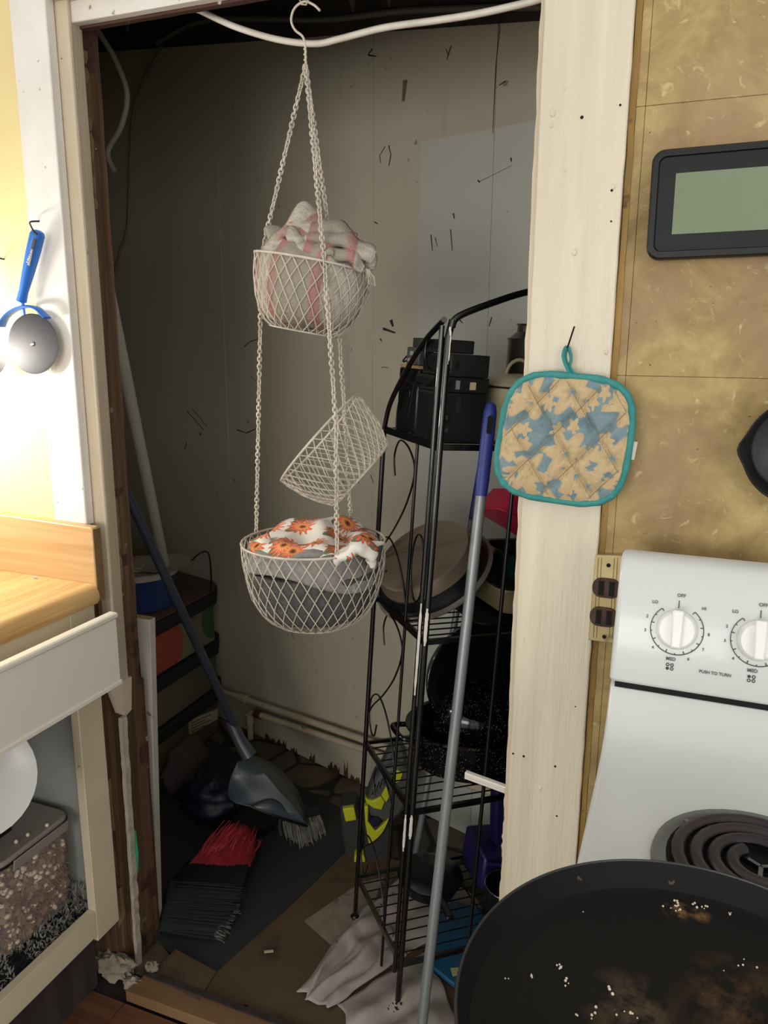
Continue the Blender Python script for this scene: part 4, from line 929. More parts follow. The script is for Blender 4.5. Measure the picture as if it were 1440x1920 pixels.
build('chain', chain([topj, tL], seed=.3), m('white_wire'), hb, smooth=60); build('chain', chain([topj, tF], seed=1), m('white_wire'), hb, smooth=60); build('chain', chain([topj, tB], seed=2), m('white_wire'), hb, smooth=60)
build('chain', chain([tL, bL], seed=.6), m('white_wire'), hb, smooth=60); build('chain', chain([tF, PY(630, 795, -.03), bF], seed=1.5), m('white_wire'), hb, smooth=60); build('chain', chain([tB, PY(646, 772, .13), bB], seed=2.2), m('white_wire'), hb, smooth=60)
b = MB().tube([PY(562, -2, YB+.004), PY(565, 8, YB), PY(574, 9, YB-.002), PY(579, -3, YB)], .0014, 6); b.tube([PY(562, -2, YB+.004), PY(562, -2, YB+.004)+Vector((0, 0, .02))], .0014, 6); b.tube([PY(579, -3, YB), PY(579, -3, YB)+Vector((0, 0, .02))], .0014, 6)
tag(build('wire_staple', b, m('white_wire'), None, smooth=60), 'small bent wire staple the basket hook hangs from', 'staple')
# ---- towels
def heap(c, M3, prof, hfun, nu=72, nv=26, uvs=1.0, amp=.003, fr=40, top_only=False, rin=.0):
    # body of revolution that fills a basket, closed by a height field top; uv wraps over it
    b = MB(); rows = []
    for j in range(nv+1):
        t_ = j/nv; rows.append(t_)
    def fn(s_, t_):
        a = 2*math.pi*s_
        if t_ < .55:                                     # from the centre of the top out to the edge
            q = t_/.55; r_ = prof[0][0]*q; x, y = r_*math.cos(a), r_*math.sin(a); z = hfun(x, y, q)
        else:
            if top_only: q = 1; r_ = prof[0][0]*(1+.02*(t_-.55)); z = hfun(prof[0][0]*math.cos(a), prof[0][0]*math.sin(a), 1)-(t_-.55)*.03
            else:
                k = (t_-.55)/.45*(len(prof)-1); i = min(int(k), len(prof)-2); f_ = k-i; r_ = prof[i][0]*(1-f_)+prof[i+1][0]*f_; z = -(prof[i][1]*(1-f_)+prof[i+1][1]*f_)
                e = 1-min(1, (t_-.55)/.12); z = z*(1-e)+hfun(prof[0][0]*math.cos(a), prof[0][0]*math.sin(a), 1)*e
            x, y = r_*math.cos(a), r_*math.sin(a)
        n_ = noise.noise(Vector((x*fr, y*fr, z*fr)))*amp
        p = Vector((x*(1+n_*6), y*(1+n_*6), z+n_)); return Vector(c)+M3 @ p
    g = MB().grid(fn, nu, nv)
    # planar-ish uv in metres so prints keep their size
    k = 0
    for fi, q in enumerate(g.f):
        u_ = []
        for vi in q:
            p = M3.inverted() @ (g.v[vi]-Vector(c)); u_.append((p.x*uvs+.5, (p.y*1.0+p.z*.8)*uvs+.5))
        g.uv[fi] = u_
    return b.merge(g)
hT = lambda x, y, q: .012+.070*math.exp(-(((x+.042)/.034)**2+((y-.02)/.06)**2))+.050*math.exp(-(((x-.012)/.045)**2+((y-.01)/.055)**2))*(1)+.010*math.exp(-(((x-.055)/.03)**2))+.003*math.sin(x*110+y*60)-.014*max(0, q-.8)*5
tw = thing('striped_towel', 'grey and pink striped towel bundled in the top basket', 'towel', cT-Vector((0, 0, .105)))
b = heap(cT, MT, [(.0925, .0), (.0935, .02), (.091, .04), (.087, .06), (.079, .08), (.068, .096), (.03, .104), (.001, .104)], hT, uvs=4.6, amp=.006, fr=28); build('towel_bundle', b, m('striped_towel'), tw, smooth=80)
def sheet(pix, y, thick, mt, par, name, bulge=.01, uvs=5.0, n=10, label=None):
    # a draped flap spanning four corner pixels at given depths, with sag
    (a, b_, c, d) = [PY(u, v, yy) for (u, v), yy in zip(pix, y)]
    def fn(s_, t_):
        p = a.lerp(b_, s_).lerp(d.lerp(c, s_), t_); k = math.sin(math.pi*s_)*math.sin(math.pi*t_)
        w_ = noise.noise(Vector((s_*3.1, t_*2.7, a.x*30)))*.5
        return p+Vector((0, -bulge*(k+w_*.5), bulge*.7*(k+w_*.6)))
    g = MB().grid(fn, n, n)
    for fi, q in enumerate(g.f): g.uv[fi] = [((g.v[vi].x*.8+g.v[vi].y*.5)*uvs, (g.v[vi].z+g.v[vi].y*.8)*uvs) for vi in q]
    return build(name, g, m(mt), par, smooth=80, solid=thick, label=label)
def lip(path, wid, th, mt='striped_towel', par=None, name='folded_edge', uvs=5.0):
    # a doubled-over cloth edge: an open, flattened C profile swept along a path
    P = cat_(path, 8); n = len(P); g = MB(); rings = []
    for i, p in enumerate(P):
        t = (P[min(i+1, n-1)]-P[max(i-1, 0)]).normalized(); back = Vector((0, 1, .25)); back = (back-t*back.dot(t)).normalized(); up = t.cross(back).normalized()
        if up.z < 0: up = -up
        e = .45+.55*math.sin(math.pi*min(1, .12+.9*i/(n-1))); wv = .003*math.sin(i*.55)
        rings.append([p+back*(wid*2.2*q[0])*e+up*(th*q[1]*e+wv) for q in ((1.0, -.55), (.5, -.9), (.12, -.8), (-.05, -.35), (-.08, .1), (.02, .6), (.25, .9), (.6, 1.0), (1.05, .8))])
    g.loft(rings, closed_ring=False, caps=False)
    for fi, q in enumerate(g.f): g.uv[fi] = [((g.v[vi].x*.9+g.v[vi].y*.4)*uvs, (g.v[vi].z+g.v[vi].y*.8)*uvs) for vi in q]
    return build(name, g, m(mt), par, smooth=80, solid=.0022)
lip([PY(497, 430, .05), PY(508, 445, .02), PY(530, 462, .0), PY(560, 470, -.012), PY(600, 476, -.015), PY(625, 478, -.01)], .016, .010, par=tw)
lip([PY(516, 470, .0), PY(520, 448, -.005), PY(536, 440, -.008), PY(552, 452, -.008), PY(560, 468, -.006)], .012, .008, par=tw)
lip([PY(565, 455, .01), PY(610, 450, .005), PY(650, 462, .01), PY(685, 486, .03), PY(694, 505, .05)], .018, .010, par=tw)
lip([PY(595, 482, -.008), PY(630, 478, -.004), PY(662, 492, .006), PY(676, 510, .02)], .014, .009, par=tw)
lip([PY(540, 425, .04), PY(580, 432, .03), PY(630, 436, .03), PY(664, 452, .04)], .02, .012, par=tw)
fr = MB(); rnd = random.Random(4)
for k in range(26):
    p = PY(688+rnd.uniform(-4, 6), 508+rnd.uniform(-6, 4), .02); fr.tube([p, p+Vector((rnd.uniform(.0, .008), rnd.uniform(-.004, .002), -rnd.uniform(.004, .012))), p+Vector((rnd.uniform(.0, .010), 0, -rnd.uniform(.012, .024)))], .0004, 3)
build('frayed_threads', fr, m('white_wire'), tw, kind='stuff')
# bottom basket
prB = [(.122, .0), (.122, .02), (.121, .04), (.118, .062), (.112, .085), (.104, .108), (.092, .128), (.06, .142), (.001, .143)]
gt = thing('grey_towel', 'fluffy dark grey towel filling the bottom basket', 'towel', cB-Vector((0, 0, .144)))
b = heap(cB-Vector((0, 0, .042)), MBm, [(r_, max(0, d_-.04)) for r_, d_ in prB if d_ >= .04], lambda x, y, q: .004-.006*q, amp=.005, fr=45, uvs=4); build('towel_bundle', b, m('grey_towel'), gt, smooth=80)
lt = thing('light_grey_towel', 'light grey towel under the sunflower cloth in the bottom basket', 'towel', cB-Vector((0, 0, .05)))
def ring_towel(s_, t_):
    a = 2*math.pi*s_; lo_ = -.052-.014*math.sin(a+1.1)+.010*math.sin(3*a); hi_ = -.012+.012*math.sin(2*a+.4)+(.03*math.exp(-(((a-5.25)/.55)**2)))
    r_ = .119-.010*(t_)-.055*max(0, t_-.75)/.25+.003*noise.noise(Vector((math.cos(a)*4, math.sin(a)*4, t_*3)))
    return cB+MBm @ Vector((r_*math.cos(a), r_*math.sin(a), lo_+(hi_-lo_)*min(1, t_/.75)))
b = MB().grid(ring_towel, 72, 14); build('towel_fold', b, m('grey_towel_light'), lt, smooth=80, solid=.004)
sc_ = thing('sunflower_cloth', 'white tea towel printed with orange sunflowers on top of the bottom basket', 'tea towel', cB)
def sunf(s_, t_):
    x, y, mx = sq2d(s_, t_); ang = math.atan2(y, x); rr_ = math.hypot(x, y)
    X_ = x*.118; Y_ = y*.112
    k = X_*X_+Y_*Y_
    if k > .112**2: f_ = .112/math.sqrt(k); X_ *= f_*(1+.03*math.sin(5*ang)); Y_ *= f_
    z = .004+.026*math.exp(-(((X_+.035)/.05)**2+((Y_-.045)/.04)**2))+.022*math.exp(-(((X_-.022)/.025)**2+((Y_-.075)/.03)**2))-.016*max(0, mx-.75)*4*(.6+.4*math.sin(3*ang+1))+.004*math.sin(X_*70+Y_*45)+.012*noise.noise(Vector((X_*22, Y_*22, 3)))
    return cB+MBm @ Vector((X_, Y_, z))
b = MB().grid(sunf, 60, 60); build('cloth', b, m('sunflower_cloth'), sc_, smooth=80, solid=.0025)
lip([PY(628, 1058, -.03), PY(648, 1042, -.035), PY(672, 1034, -.03), PY(690, 1046, -.015), PY(694, 1064, -.005)], .014, .010, 'sunflower_cloth', sc_)
sheet([(672, 1012), (722, 1016), (712, 1034), (678, 1044)], (.02, .06, .05, .0), .002, 'sunflower_cloth', sc_, 'corner_flap', .008)
sheet([(676, 1036), (718, 1022), (712, 1052), (684, 1060)], (-.005, .05, .05, .0), .002, 'grey_towel', lt, 'corner_flap', .006)
sheet([(470, 1012), (505, 1000), (512, 1030), (478, 1040)], (.03, .03, -.02, -.01), .002, 'sunflower_cloth', sc_, 'corner_flap', .008)
# ================================================================== METAL RACK
rackT = Vector((-.4518, .1156, .0225))
R3 = Matrix.Rotation(.7332, 3, 'Z') @ Matrix.Rotation(.0094, 3, 'X') @ Matrix.Rotation(.0541, 3, 'Y')
RM = Matrix.Translation(rackT) @ R3.to_4x4(); RI = RM.inverted()
RNy = R3 @ Vector((0, 1, 0)); RNx = R3 @ Vector((1, 0, 0)); RNz = R3 @ Vector((0, 0, 1))
def RL(u, v, yl=0.0): return RI @ ppl(u, v, RNy, RM @ Vector((0, yl, 0)))        # rack-local point on plane y = yl
def RLx(u, v, xl=0.0): return RI @ ppl(u, v, RNx, RM @ Vector((xl, 0, 0)))       # on plane x = xl
def RLz(u, v, zl=0.0): return RI @ ppl(u, v, RNz, RM @ Vector((0, 0, zl)))
RW, RD, RH = .46, .276, 1.384; SH = [1.1666, .8052, .4539, .1085]
rk = thing('shelf_rack', 'black wrought metal shelf rack with scrolled sides leaning behind the casing post', 'shelf rack', None, M=RM)
def rb(name, mb, mt, par=None, **k): return build(name, mb, m(mt), par or rk, local=True, **k)
for xs in (0, RW):
    sg = 1 if xs == 0 else -1
    rb('post', MB().tube([(xs, 0, 0), (xs, 0, RH-.03), (xs+sg*.006, 0, RH)], .0062, 10), 'black_metal', smooth=50)
    rb('post', MB().tube([(xs-sg*.010, .006, .09), (xs-sg*.010, .006, RH-.01)], .0048, 8), 'black_metal', smooth=50)
    rb('post', MB().tube([(xs, RD, 0), (xs, RD, SH[0])], .0052, 10), 'black_metal', smooth=50)
    rb('side_arch', MB().tube(cat_([(xs, RD, SH[0]), (xs, RD-.025, SH[0]+.055), (xs, .175, SH[0]+.125), (xs, .10, RH-.038), (xs, .03, RH-.004), (xs-sg*.006, .008, RH)], 6), .0052, 8), 'black_metal', smooth=50)
    rb('middle_bar', MB().tube([(xs, .098, .02), (xs, .098, SH[0])], .0034, 8), 'black_wire', smooth=50)
    for y in (0, RD): rb('foot', MB().lathe([(.0001, -.002), (.010, -.002), (.011, .002), (.007, .006), (.0001, .006)], Matrix.Translation((xs, y, 0)), 14), 'black_metal', smooth=40)
    def scroll(name, pts): rb(name, MB().tube(cat_([Vector((xs, y, z)) for y, z in pts], 8), .0019, 6), 'black_wire', smooth=60)
    for top, bot in ((SH[0], SH[1]), (SH[1], SH[2]), (SH[2], SH[3])):
        d_ = top-bot
        scroll('scroll', [(.200, top-.085), (.210, top-.045), (.185, top-.012), (.135, top-.022), (.103, top-.060), (.130, top-.125), (.185, top-.19), (.245, top-.245), (.270, top-.28)])
        scroll('scroll', [(.215, bot+.075), (.225, bot+.045), (.245, bot+.045), (.262, bot+.075), (.255, bot+.12), (.215, bot+.145), (.165, bot+.125), (.120, bot+.075), (.102, bot+.03), (.11, bot+.004)])
        ov = [(.058+.030*math.cos(a*math.pi/8), bot+.125+.065*math.sin(a*math.pi/8)) for a in range(17)]
        if top == SH[0]: scroll('scroll', ov)
    scroll('scroll', [(.165, SH[0]+.045), (.15, SH[0]+.085), (.175, SH[0]+.09), (.205, SH[0]+.06), (.21, SH[0]+.01), (.19, SH[0]-.002)])
    scroll('scroll', [(.235, SH[0]+.075), (.19, SH[0]+.107), (.12, SH[0]+.10), (.055, SH[0]+.11), (.018, SH[0]+.15), (.02, SH[0]+.19), (.05, SH[0]+.205), (.085, SH[0]+.185), (.09, SH[0]+.15), (.06, SH[0]+.13), (.03, SH[0]+.135)])
rb('front_arch', MB().tube(cat_([(.006, 0, RH-.012), (.016, 0, RH+.006), (.075, 0, RH+.032), (.15, 0, RH+.058), (.23, 0, RH+.070), (.31, 0, RH+.058), (.385, 0, RH+.032), (RW-.016, 0, RH+.006), (RW-.006, 0, RH-.012)], 6), .0060, 10), 'black_metal', smooth=50)
for xb in (.151, RW-.151): rb('front_bar', MB().tube([(xb, -.004, SH[3]-.004), (xb, -.004, SH[0])], .0040, 8), 'black_wire', smooth=50)
for k, z in enumerate(SH):
    sh = thing('x', '', '', None) if False else None
    so = rb('shelf', MB().bar((0, 0, z), (RW, 0, z), .008, .010).bar((0, RD, z), (RW, RD, z), .006, .008).bar((0, 0, z), (0, RD, z), .006, .014).bar((RW, 0, z), (RW, RD, z), .006, .014), 'black_metal')
    for q in range(1, 10):
        y = RD*q/10; rb('shelf_wire', MB().tube([(0, y, z+.001), (RW, y, z+.001)], .0016, 6), 'black_wire', so, smooth=60)
    rb('cross_wire', MB().tube([(RW*.5, 0, z-.002), (RW*.5, RD, z-.002)], .0018, 6), 'black_wire', so, smooth=60)
for (x_, y_, za, zb, rr_) in ((.003, 0, 1.31, 1.372, .0064), (0, 0, .80, .872, .0065), (-.010, .006, .70, .88, .0051), (0, 0, .40, .452, .0065), (-.010, .006, .37, .45, .0051)):
    pts = [Vector((x_+rr_*math.cos(a), y_+rr_*math.sin(a), 0)) for a in [math.radians(k) for k in (215, 228, 241, 254, 268)]]
    rnd = random.Random(int(za*100)); n_ = 14
    g = MB().loft([[p+Vector((rnd.uniform(-.0004, .0004), 0, za+(zb-za)*i/n_)) for p in (pts if 1 < i < n_-1 else pts[1:3]+pts[1:4])] for i in range(n_+1)], closed_ring=False, caps=False)
    rb('chipped_paint', g, 'white_cable', solid=.0004)
# ---- top shelf
def rthing(name, label, cat, lp, group=None): return thing(name, label, cat, RM @ Vector(lp), group)
def rp(name, mb, mt, par, **k): return build(name, mb.xf(RM), m(mt), par, **k)
z1 = SH[0]+.0035
t_ = rthing('slim_black_case', 'slim black box with a pale top edge standing at the back corner of the rack', 'box', (.045, .16, z1))
rp('body', MB().mm((.020, .163, z1), (.056, .262, z1+.125)), 'black_plastic', t_, bevel=.003)
rp('pale_edge', MB().mm((.020, .163, z1+.1252), (.056, .260, z1+.131)), 'chip_edge', t_)
rp('seam', MB().tube([(.0195, .18, z1+.10), (.0195, .20, z1+.03)], .0012, 5), 'black_wire', t_)
def case(n_, lb, x0, x1, y0, y1, z0, z1_, det):
    t_ = rthing('black_case', lb, 'case', ((x0+x1)/2, (y0+y1)/2, z0), 'black plastic cases stacked on the rack')
    rp('body', MB().mm((x0, y0, z0), (x1, y1, z1_)), 'black_plastic_b', t_, bevel=.002)
    rp('side_panel', MB().mm((x0-.0015, y0+.008, z0+.006), (x0, y1-.008, z1_-.006)), 'dark_frame', t_)
    rp('clip', MB().mm((x0+.008, y0-.003, (z0+z1_)/2-.006), (x0+.014, y0, (z0+z1_)/2+.006)), 'black_plastic', t_)
    if det == 1: rp('label', MB().mm((x0+.05, y0-.0006, z0+.006), (x0+.062, y0, z1_-.008)), 'label_paper', t_); rp('plug_print', MB().mm((x0+.022, y0-.0006, z0+.006), (x0+.030, y0, z1_-.006)), 'grey_label', t_)
    if det == 2:
        rp('metal_latch', MB().mm((x0+.026, y0-.002, z0+.055), (x0+.032, y0, z1_-.008)), 'drip_metal', t_)
        for zz in (.020, .042): rp('hinge', MB().mm((x0+.002, y0-.003, z0+zz), (x0+.010, y0, z0+zz+.008)), 'drip_metal', t_)
case(0, 'tall black plastic case at the bottom of the case stack', .016, .100, .03, .15, z1, z1+.090, 2)
case(1, 'flat black case with small stickers above the tall case', .014, .103, .03, .16, z1+.0905, z1+.118, 1)
case(2, 'black case with notched front, second from the stack top', .022, .098, .026, .15, z1+.1185, z1+.158, 0)
case(3, 'smallest black case on top of the stack', .012, .072, .04, .14, z1+.1585, z1+.182, 0)
ad = rthing('grey_adapter', 'small grey adapter with a looped wire on the slim black box', 'adapter', (.04, .16, z1+.132))
rp('body', MB().mm((.022, .172, z1+.1313), (.054, .235, z1+.166)), 'tool_grey', ad, bevel=.003)
rp('top_block', MB().mm((.028, .180, z1+.1662), (.050, .222, z1+.184)), 'tool_dark', ad, bevel=.002)
rp('contact', MB().mm((.0212, .200, z1+.150), (.0222, .216, z1+.158)), 'grey_label', ad); rp('contact', MB().mm((.0212, .214, z1+.138), (.0222, .226, z1+.144)), 'grey_label', ad)
rp('wire', MB().tube(cat_([(.026, .234, z1+.140), (.022, .248, z1+.136), (.026, .258, z1+.140), (.032, .250, z1+.150)], 5), .0018, 6), 'black_wire', ad, smooth=60)
pc_ = Vector((.205, .105, z1)); po_ = rthing('enamel_pot', 'stained cream enamel pot with domed lid on the top rack shelf', 'pot', pc_)
Mpot = Matrix.Translation(pc_)
rp('pot_body', MB().lathe([(.0001, 0), (.070, 0), (.076, .004), (.078, .095), (.081, .10), (.078, .102), (.072, .10), (.0001, .10)], Mpot, 40), 'enamel_cream', po_, smooth=40)
rp('rim', MB().lathe([(.079, .099), (.084, .1015), (.079, .105)], Mpot, 40), 'black_plastic', po_, smooth=40)
lid_ = rp('lid', MB().lathe([(.0001, .128), (.03, .126), (.06, .118), (.080, .108), (.083, .105), (.080, .103), (.0001, .103)], Mpot, 40), 'enamel_cream', po_, smooth=40)
rp('lid_handle', MB().tube([pc_+Vector((.028*math.cos(a*.31416), 0, .122+.032*math.sin(a*.31416))) for a in range(11)], .0035, 8), 'enamel_cream', lid_, smooth=60)
cc_ = Vector((.302, .205, z1)); cn = rthing('metal_canister', 'tall dull metal canister behind the enamel pot', 'canister', cc_); Mc = Matrix.Translation(cc_)
rp('canister_body', MB().lathe([(.0001, 0), (.060, 0), (.061, .19), (.064, .196), (.060, .198), (.0001, .198)], Mc, 36), 'dull_steel', cn, smooth=40)
rp('lid', MB().lathe([(.058, .198), (.045, .210), (.044, .222), (.048, .226), (.0001, .228)], Mc, 36), 'dull_steel', cn, smooth=40)
rp('knob', MB().ball(cc_+Vector((-.045, -.045, .16)), .010, 12, 8), 'chrome', cn, smooth=60)
# ---- second shelf: tilted pans
z2 = SH[1]+.0035
nrm = (-F*.5+(R*-.53+U*.85)*.866).normalized(); c0 = RM @ RL(790, 1038, .19)
def pan(name, label, mt, off, r0, r1, dep, lip, group):
    c_ = c0-nrm*off; M = axisM(c_, -nrm, R)
    t_ = thing(name, label, 'pan', c_-nrm*dep-Vector((0, 0, .08)), group)
    build('pan_body', MB().lathe([(.0001, 0), (r0-.010, 0), (r0-.002, .003), (r0, .009), (r1, dep-.002), (r1+lip, dep), (r1+lip, dep+.002), (r1-.002, dep), (r0-.006, .006), (.0001, .003)], M, 56), m(mt), t_, smooth=40)
    return t_, M
pan('cake_pan', 'champagne coloured round cake pan resting upside down on the leaning pans', 'champagne', 0, .106, .112, .042, .004, 'leaning pans on the second shelf')
pan('dark_pan', 'dark nonstick pan directly under the champagne cake pan', 'dark_pan', .027, .114, .120, .025, .006, 'leaning pans on the second shelf')
pan('shallow_pan', 'grey shallow pan at the bottom of the leaning pans', 'grey_lid', .037, .114, .128, .023, .006, 'leaning pans on the second shelf')
bd_ = rthing('baking_dish', 'olive tan rectangular baking dish on the second rack shelf', 'baking dish', (.28, .15, z2+.012))
rp('dish', MB().loft([[Vector((.310+px*sx, .15+py*sx, z)) for px, py in rrect(.25, .20, .03, 4)] for sx, z in ((.88, z2+.013), (.92, z2+.016), (1.0, z2+.062), (1.03, z2+.064), (1.03, z2+.068), (.96, z2+.066), (.86, z2+.022))]), 'tan_dish', bd_, smooth=40)
bt = rthing('black_tray', 'thin black baking tray under the tan dish', 'tray', (.28, .15, z2))
rp('tray', MB().loft([[Vector((.28+px*sx, .145+py*sx, z)) for px, py in rrect(.32, .24, .03, 4)] for sx, z in ((.92, z2), (1.0, z2+.010), (1.0, z2+.0118), (.9, z2+.004))]), 'dark_pan', bt, smooth=40)
gd = rthing('green_dish', 'dark green glass dish stacked on the tan baking dish', 'dish', (.30, .17, z2+.069))
rp('dish', MB().loft([[Vector((.325+px*sx, .165+py*sx, z)) for px, py in rrect(.20, .15, .03, 4)] for sx, z in ((.85, z2+.0695), (1.0, z2+.12), (1.02, z2+.124), (.95, z2+.122), (.82, z2+.08))]), 'green_glass', gd, smooth=40)
rt = rthing('red_tray', 'red silicone loaf pan tilted on the dark green dish', 'loaf pan', (.30, .17, z2+.125))
Mt = Matrix.Translation((.292, .158, z2+.180)) @ Matrix.Rotation(math.radians(28), 4, 'Y') @ Matrix.Rotation(math.radians(-12), 4, 'X')
rp('pan', MB().loft([[Mt @ Vector((px*sx, py*sx, z)) for px, py in rrect(.21, .11, .018, 4)] for sx, z in ((1.04, -.022), (1.04, -.019), (1.0, -.019), (.86, .034), (.80, .036))]), 'red_silicone', rt, smooth=40)
# ---- third shelf: speckled roaster
z3 = SH[2]+.0035; rc = Vector((.235, .140, z3))
ro = rthing('roasting_pan', 'black white-speckled enamel roasting pan on the third rack shelf', 'roaster', rc); Mr = Matrix.Translation(rc)
rp('pan_body', MB().lathe([(.0001, 0), (.80, 0), (.88, .008), (.97, .075), (.985, .088), (1.04, .092), (1.04, .096), (.98, .095), (.95, .08), (.86, .012), (.0001, .006)], Mr, 64, .185, .125), 'speckled_enamel', ro, smooth=40)
rp('handle', MB().tube(cat_([rc+Vector((-.183, -.035, .088)), rc+Vector((-.215, -.03, .092)), rc+Vector((-.220, 0, .093)), rc+Vector((-.215, .03, .092)), rc+Vector((-.183, .035, .088))], 5), .006, 8), 'speckled_enamel', ro, smooth=60)
rl_ = rthing('roaster_lid', 'large black roaster lid standing open behind the roasting pan', 'lid', rc+Vector((0, .08, .03)))
Ml = Matrix.Translation((.300, .240, z3+.165)) @ Matrix.Rotation(math.radians(-10), 4, 'Y') @ Matrix.Rotation(math.radians(-100), 4, 'X')
rp('dome', MB().lathe([(1.04, -.030), (1.04, -.025), (.99, -.02), (.96, .012), (.86, .030), (.6, .040), (.0001, .044), (.0001, .040), (.6, .036), (.84, .026), (.94, .010), (.98, -.024), (1.0, -.030)], Ml, 64, .180, .130), 'dark_pan', rl_, smooth=40)
rp('rolled_rim', MB().tube([Ml @ Vector((.186*math.cos(a*math.pi/32), .134*math.sin(a*math.pi/32), -.028)) for a in range(64)], .0032, 6, closed=True), 'speckled_enamel', rl_, smooth=60)
ib = rthing('small_roaster', 'smaller speckled enamel pan tipped upside down inside the roasting pan', 'roaster', rc+Vector((0, .0, .05)))
Mb = Matrix.Translation(rc+Vector((.03, .012, .080))) @ Matrix.Rotation(math.radians(14), 4, 'X')
rp('pan_body', MB().lathe([(1.03, .0), (1.03, .004), (.99, .005), (.95, .05), (.88, .060), (.0001, .062), (.0001, .058), (.86, .056), (.93, .048), (.98, .002)], Mb, 56, .150, .088), 'speckled_enamel', ib, smooth=40)
# ---- bottom shelf
z4 = SH[3]+.0035
sk = rthing('black_skillet', 'black frying pan at the back of the bottom rack shelf', 'skillet', (.16, .20, z4)); Ms = Matrix.Translation((.150, .195, z4)) @ Matrix.Diagonal((.76, .76, .9, 1))
rp('pan_body', MB().lathe([(.0001, 0), (.082, 0), (.098, .034), (.101, .035), (.094, .033), (.078, .006), (.0001, .005)], Ms, 44), 'dark_pan', sk, smooth=40)
rp('handle', MB().bar((.14, .125, z4+.028), (.13, .045, z4+.036), .018, .010), 'black_plastic', sk, bevel=.004)
rp('glass_lid', MB().lathe([(.099, .036), (.096, .040), (.06, .054), (.0001, .060), (.0001, .057), (.06, .051), (.096, .037)], Ms, 44), 'dark_pan', sk, smooth=40)
pu_ = rthing('purple_sweeper', 'dark purple plastic sweeper head with upright handle in the rack bottom', 'sweeper', (.32, .17, z4))
rp('body', MB().add([(.255, .14, z4+.001), (.44, .14, z4+.001), (.44, .25, z4+.001), (.255, .25, z4+.001), (.262, .145, z4+.085), (.44, .145, z4+.03), (.44, .25, z4+.085), (.262, .25, z4+.105)], [(3, 2, 1, 0), (4, 5, 6, 7), (0, 1, 5, 4), (1, 2, 6, 5), (2, 3, 7, 6), (3, 0, 4, 7)]), 'purple', pu_, bevel=.008)
rp('edge_trim', MB().tube(cat_([(.262, .137, z4+.078), (.30, .136, z4+.066), (.36, .136, z4+.046), (.43, .138, z4+.026)], 6), .0035, 8), 'grip_purple', pu_, smooth=60)
rp('upright', MB().bar((.315, .19, z4+.09), (.295, .19, z4+.32), .035, .022), 'purple', pu_, bevel=.006)
po2 = rthing('small_black_pot', 'small black pot at the right of the bottom rack shelf', 'pot', (.30, .06, z4)); Mo = Matrix.Translation((.235, .062, z4))
po2.location = RM @ Vector((.285, .075, z4)); PM[po2] = Matrix.Translation(po2.location); Mo = Matrix.Translation((.285, .078, z4))
rp('pot_body', MB().lathe([(.0001, 0), (.040, 0), (.046, .006), (.050, .060), (.052, .061), (.047, .06), (.042, .01), (.0001, .006)], Mo, 36), 'dark_pan', po2, smooth=40)
rp('rim', MB().tube([Vector((.285+.051*math.cos(a*.2618), .078+.051*math.sin(a*.2618), z4+.061)) for a in range(24)], .0012, 5, closed=True), 'chrome', po2, smooth=60)
# ---- under the rack: blue lid, floor cloths, paper sheet
bl = thing('blue_bin_lid', 'blue plastic bin lid on the floor under the rack', 'lid', (-.40, .31, .03))
b = MB().prism([(-.428, .235, .031), (-.355, .20, .031), (-.29, .36, .031), (-.36, .44, .031), (-.47, .43, .031)], (0, 0, .012)); build('lid_plate', b, m('blue_plastic'), bl, bevel=.003)
p = RM @ RLz(872, 1735, .06); b = MB().grid(lambda s_, q: Vector((-.345+.06*s_+.01*q, .33+.06*q, .045+.020*math.sin(s_*3)*math.sin(q*3))), 8, 8); build('raised_flap', b, m('blue_plastic'), bl, smooth=60, solid=.002)
pp = PZ(856, 1822, .0435); b = MB().box((pp.x, pp.y, .0437), (.022, .022, .0006), Matrix.Rotation(.5, 3, 'Z')); build('yellow_sticker', b, m('yellow_paper'), bl)
def floor_cloth(poly4, z0, waves, seed, amp, n=34):
    a, b_, c, d = [Vector((x, y, 0)) for x, y in poly4]
    def fn(s_, t_):
        p = a.lerp(b_, s_).lerp(d.lerp(c, s_), t_); e = min(1, 5*min(s_, 1-s_, t_, 1-t_))
        h_ = abs(math.sin(s_*waves*math.pi+1.3*noise.noise(Vector((s_*2, t_*2, seed)))))**1.5*amp*(.3+.7*e)+amp*.5*max(0, noise.noise(Vector((s_*4, t_*4, seed+3))))*e
        w_ = noise.noise(Vector((s_*3, t_*3, seed+9)))*.02
        return Vector((p.x+w_, p.y+w_*.5, z0+.002+h_))
    return MB().grid(fn, n, n)
pz_ = lambda u, v: tuple(PZ(u, v, .03)[:2])
b = MB().prism([Vector((*pz_(u, v), .0222)) for u, v in ((570, 1722), (625, 1770), (700, 1690), (720, 1640), (676, 1650))], (0, 0, .0008)); tag(build('paper_sheet', b, m('paper_dirty'), None), 'dirty patterned paper sheet on the plywood left of the rack', 'paper')
b = floor_cloth([pz_(556, 1856), pz_(614, 1892), pz_(765, 1790), pz_(690, 1690)], .0232, 2.6, 4, .024); tag(build('floor_cloth', b, m('cloth_floor'), None, smooth=80, solid=.003), 'pinkish grey cloth folded in thick ridges in front of the rack', 'cloth')
b = floor_cloth([pz_(632, 1880), pz_(690, 2040), pz_(905, 2010), pz_(800, 1780)], .0232, 2.4, 8, .022); tag(build('floor_cloth', b, m('cloth_floor'), None, smooth=80, solid=.003), 'crumpled pinkish grey cloth around the front rack foot', 'cloth')
b = floor_cloth([pz_(690, 1700), pz_(760, 1790), pz_(905, 1700), pz_(800, 1600)], .0232, 2, 12, .008); tag(build('floor_cloth', b, m('cloth_floor'), None, smooth=80, solid=.003), 'flat pinkish cloth spread on the floor under the rack', 'cloth')
rnd = random.Random(77); b = MB()
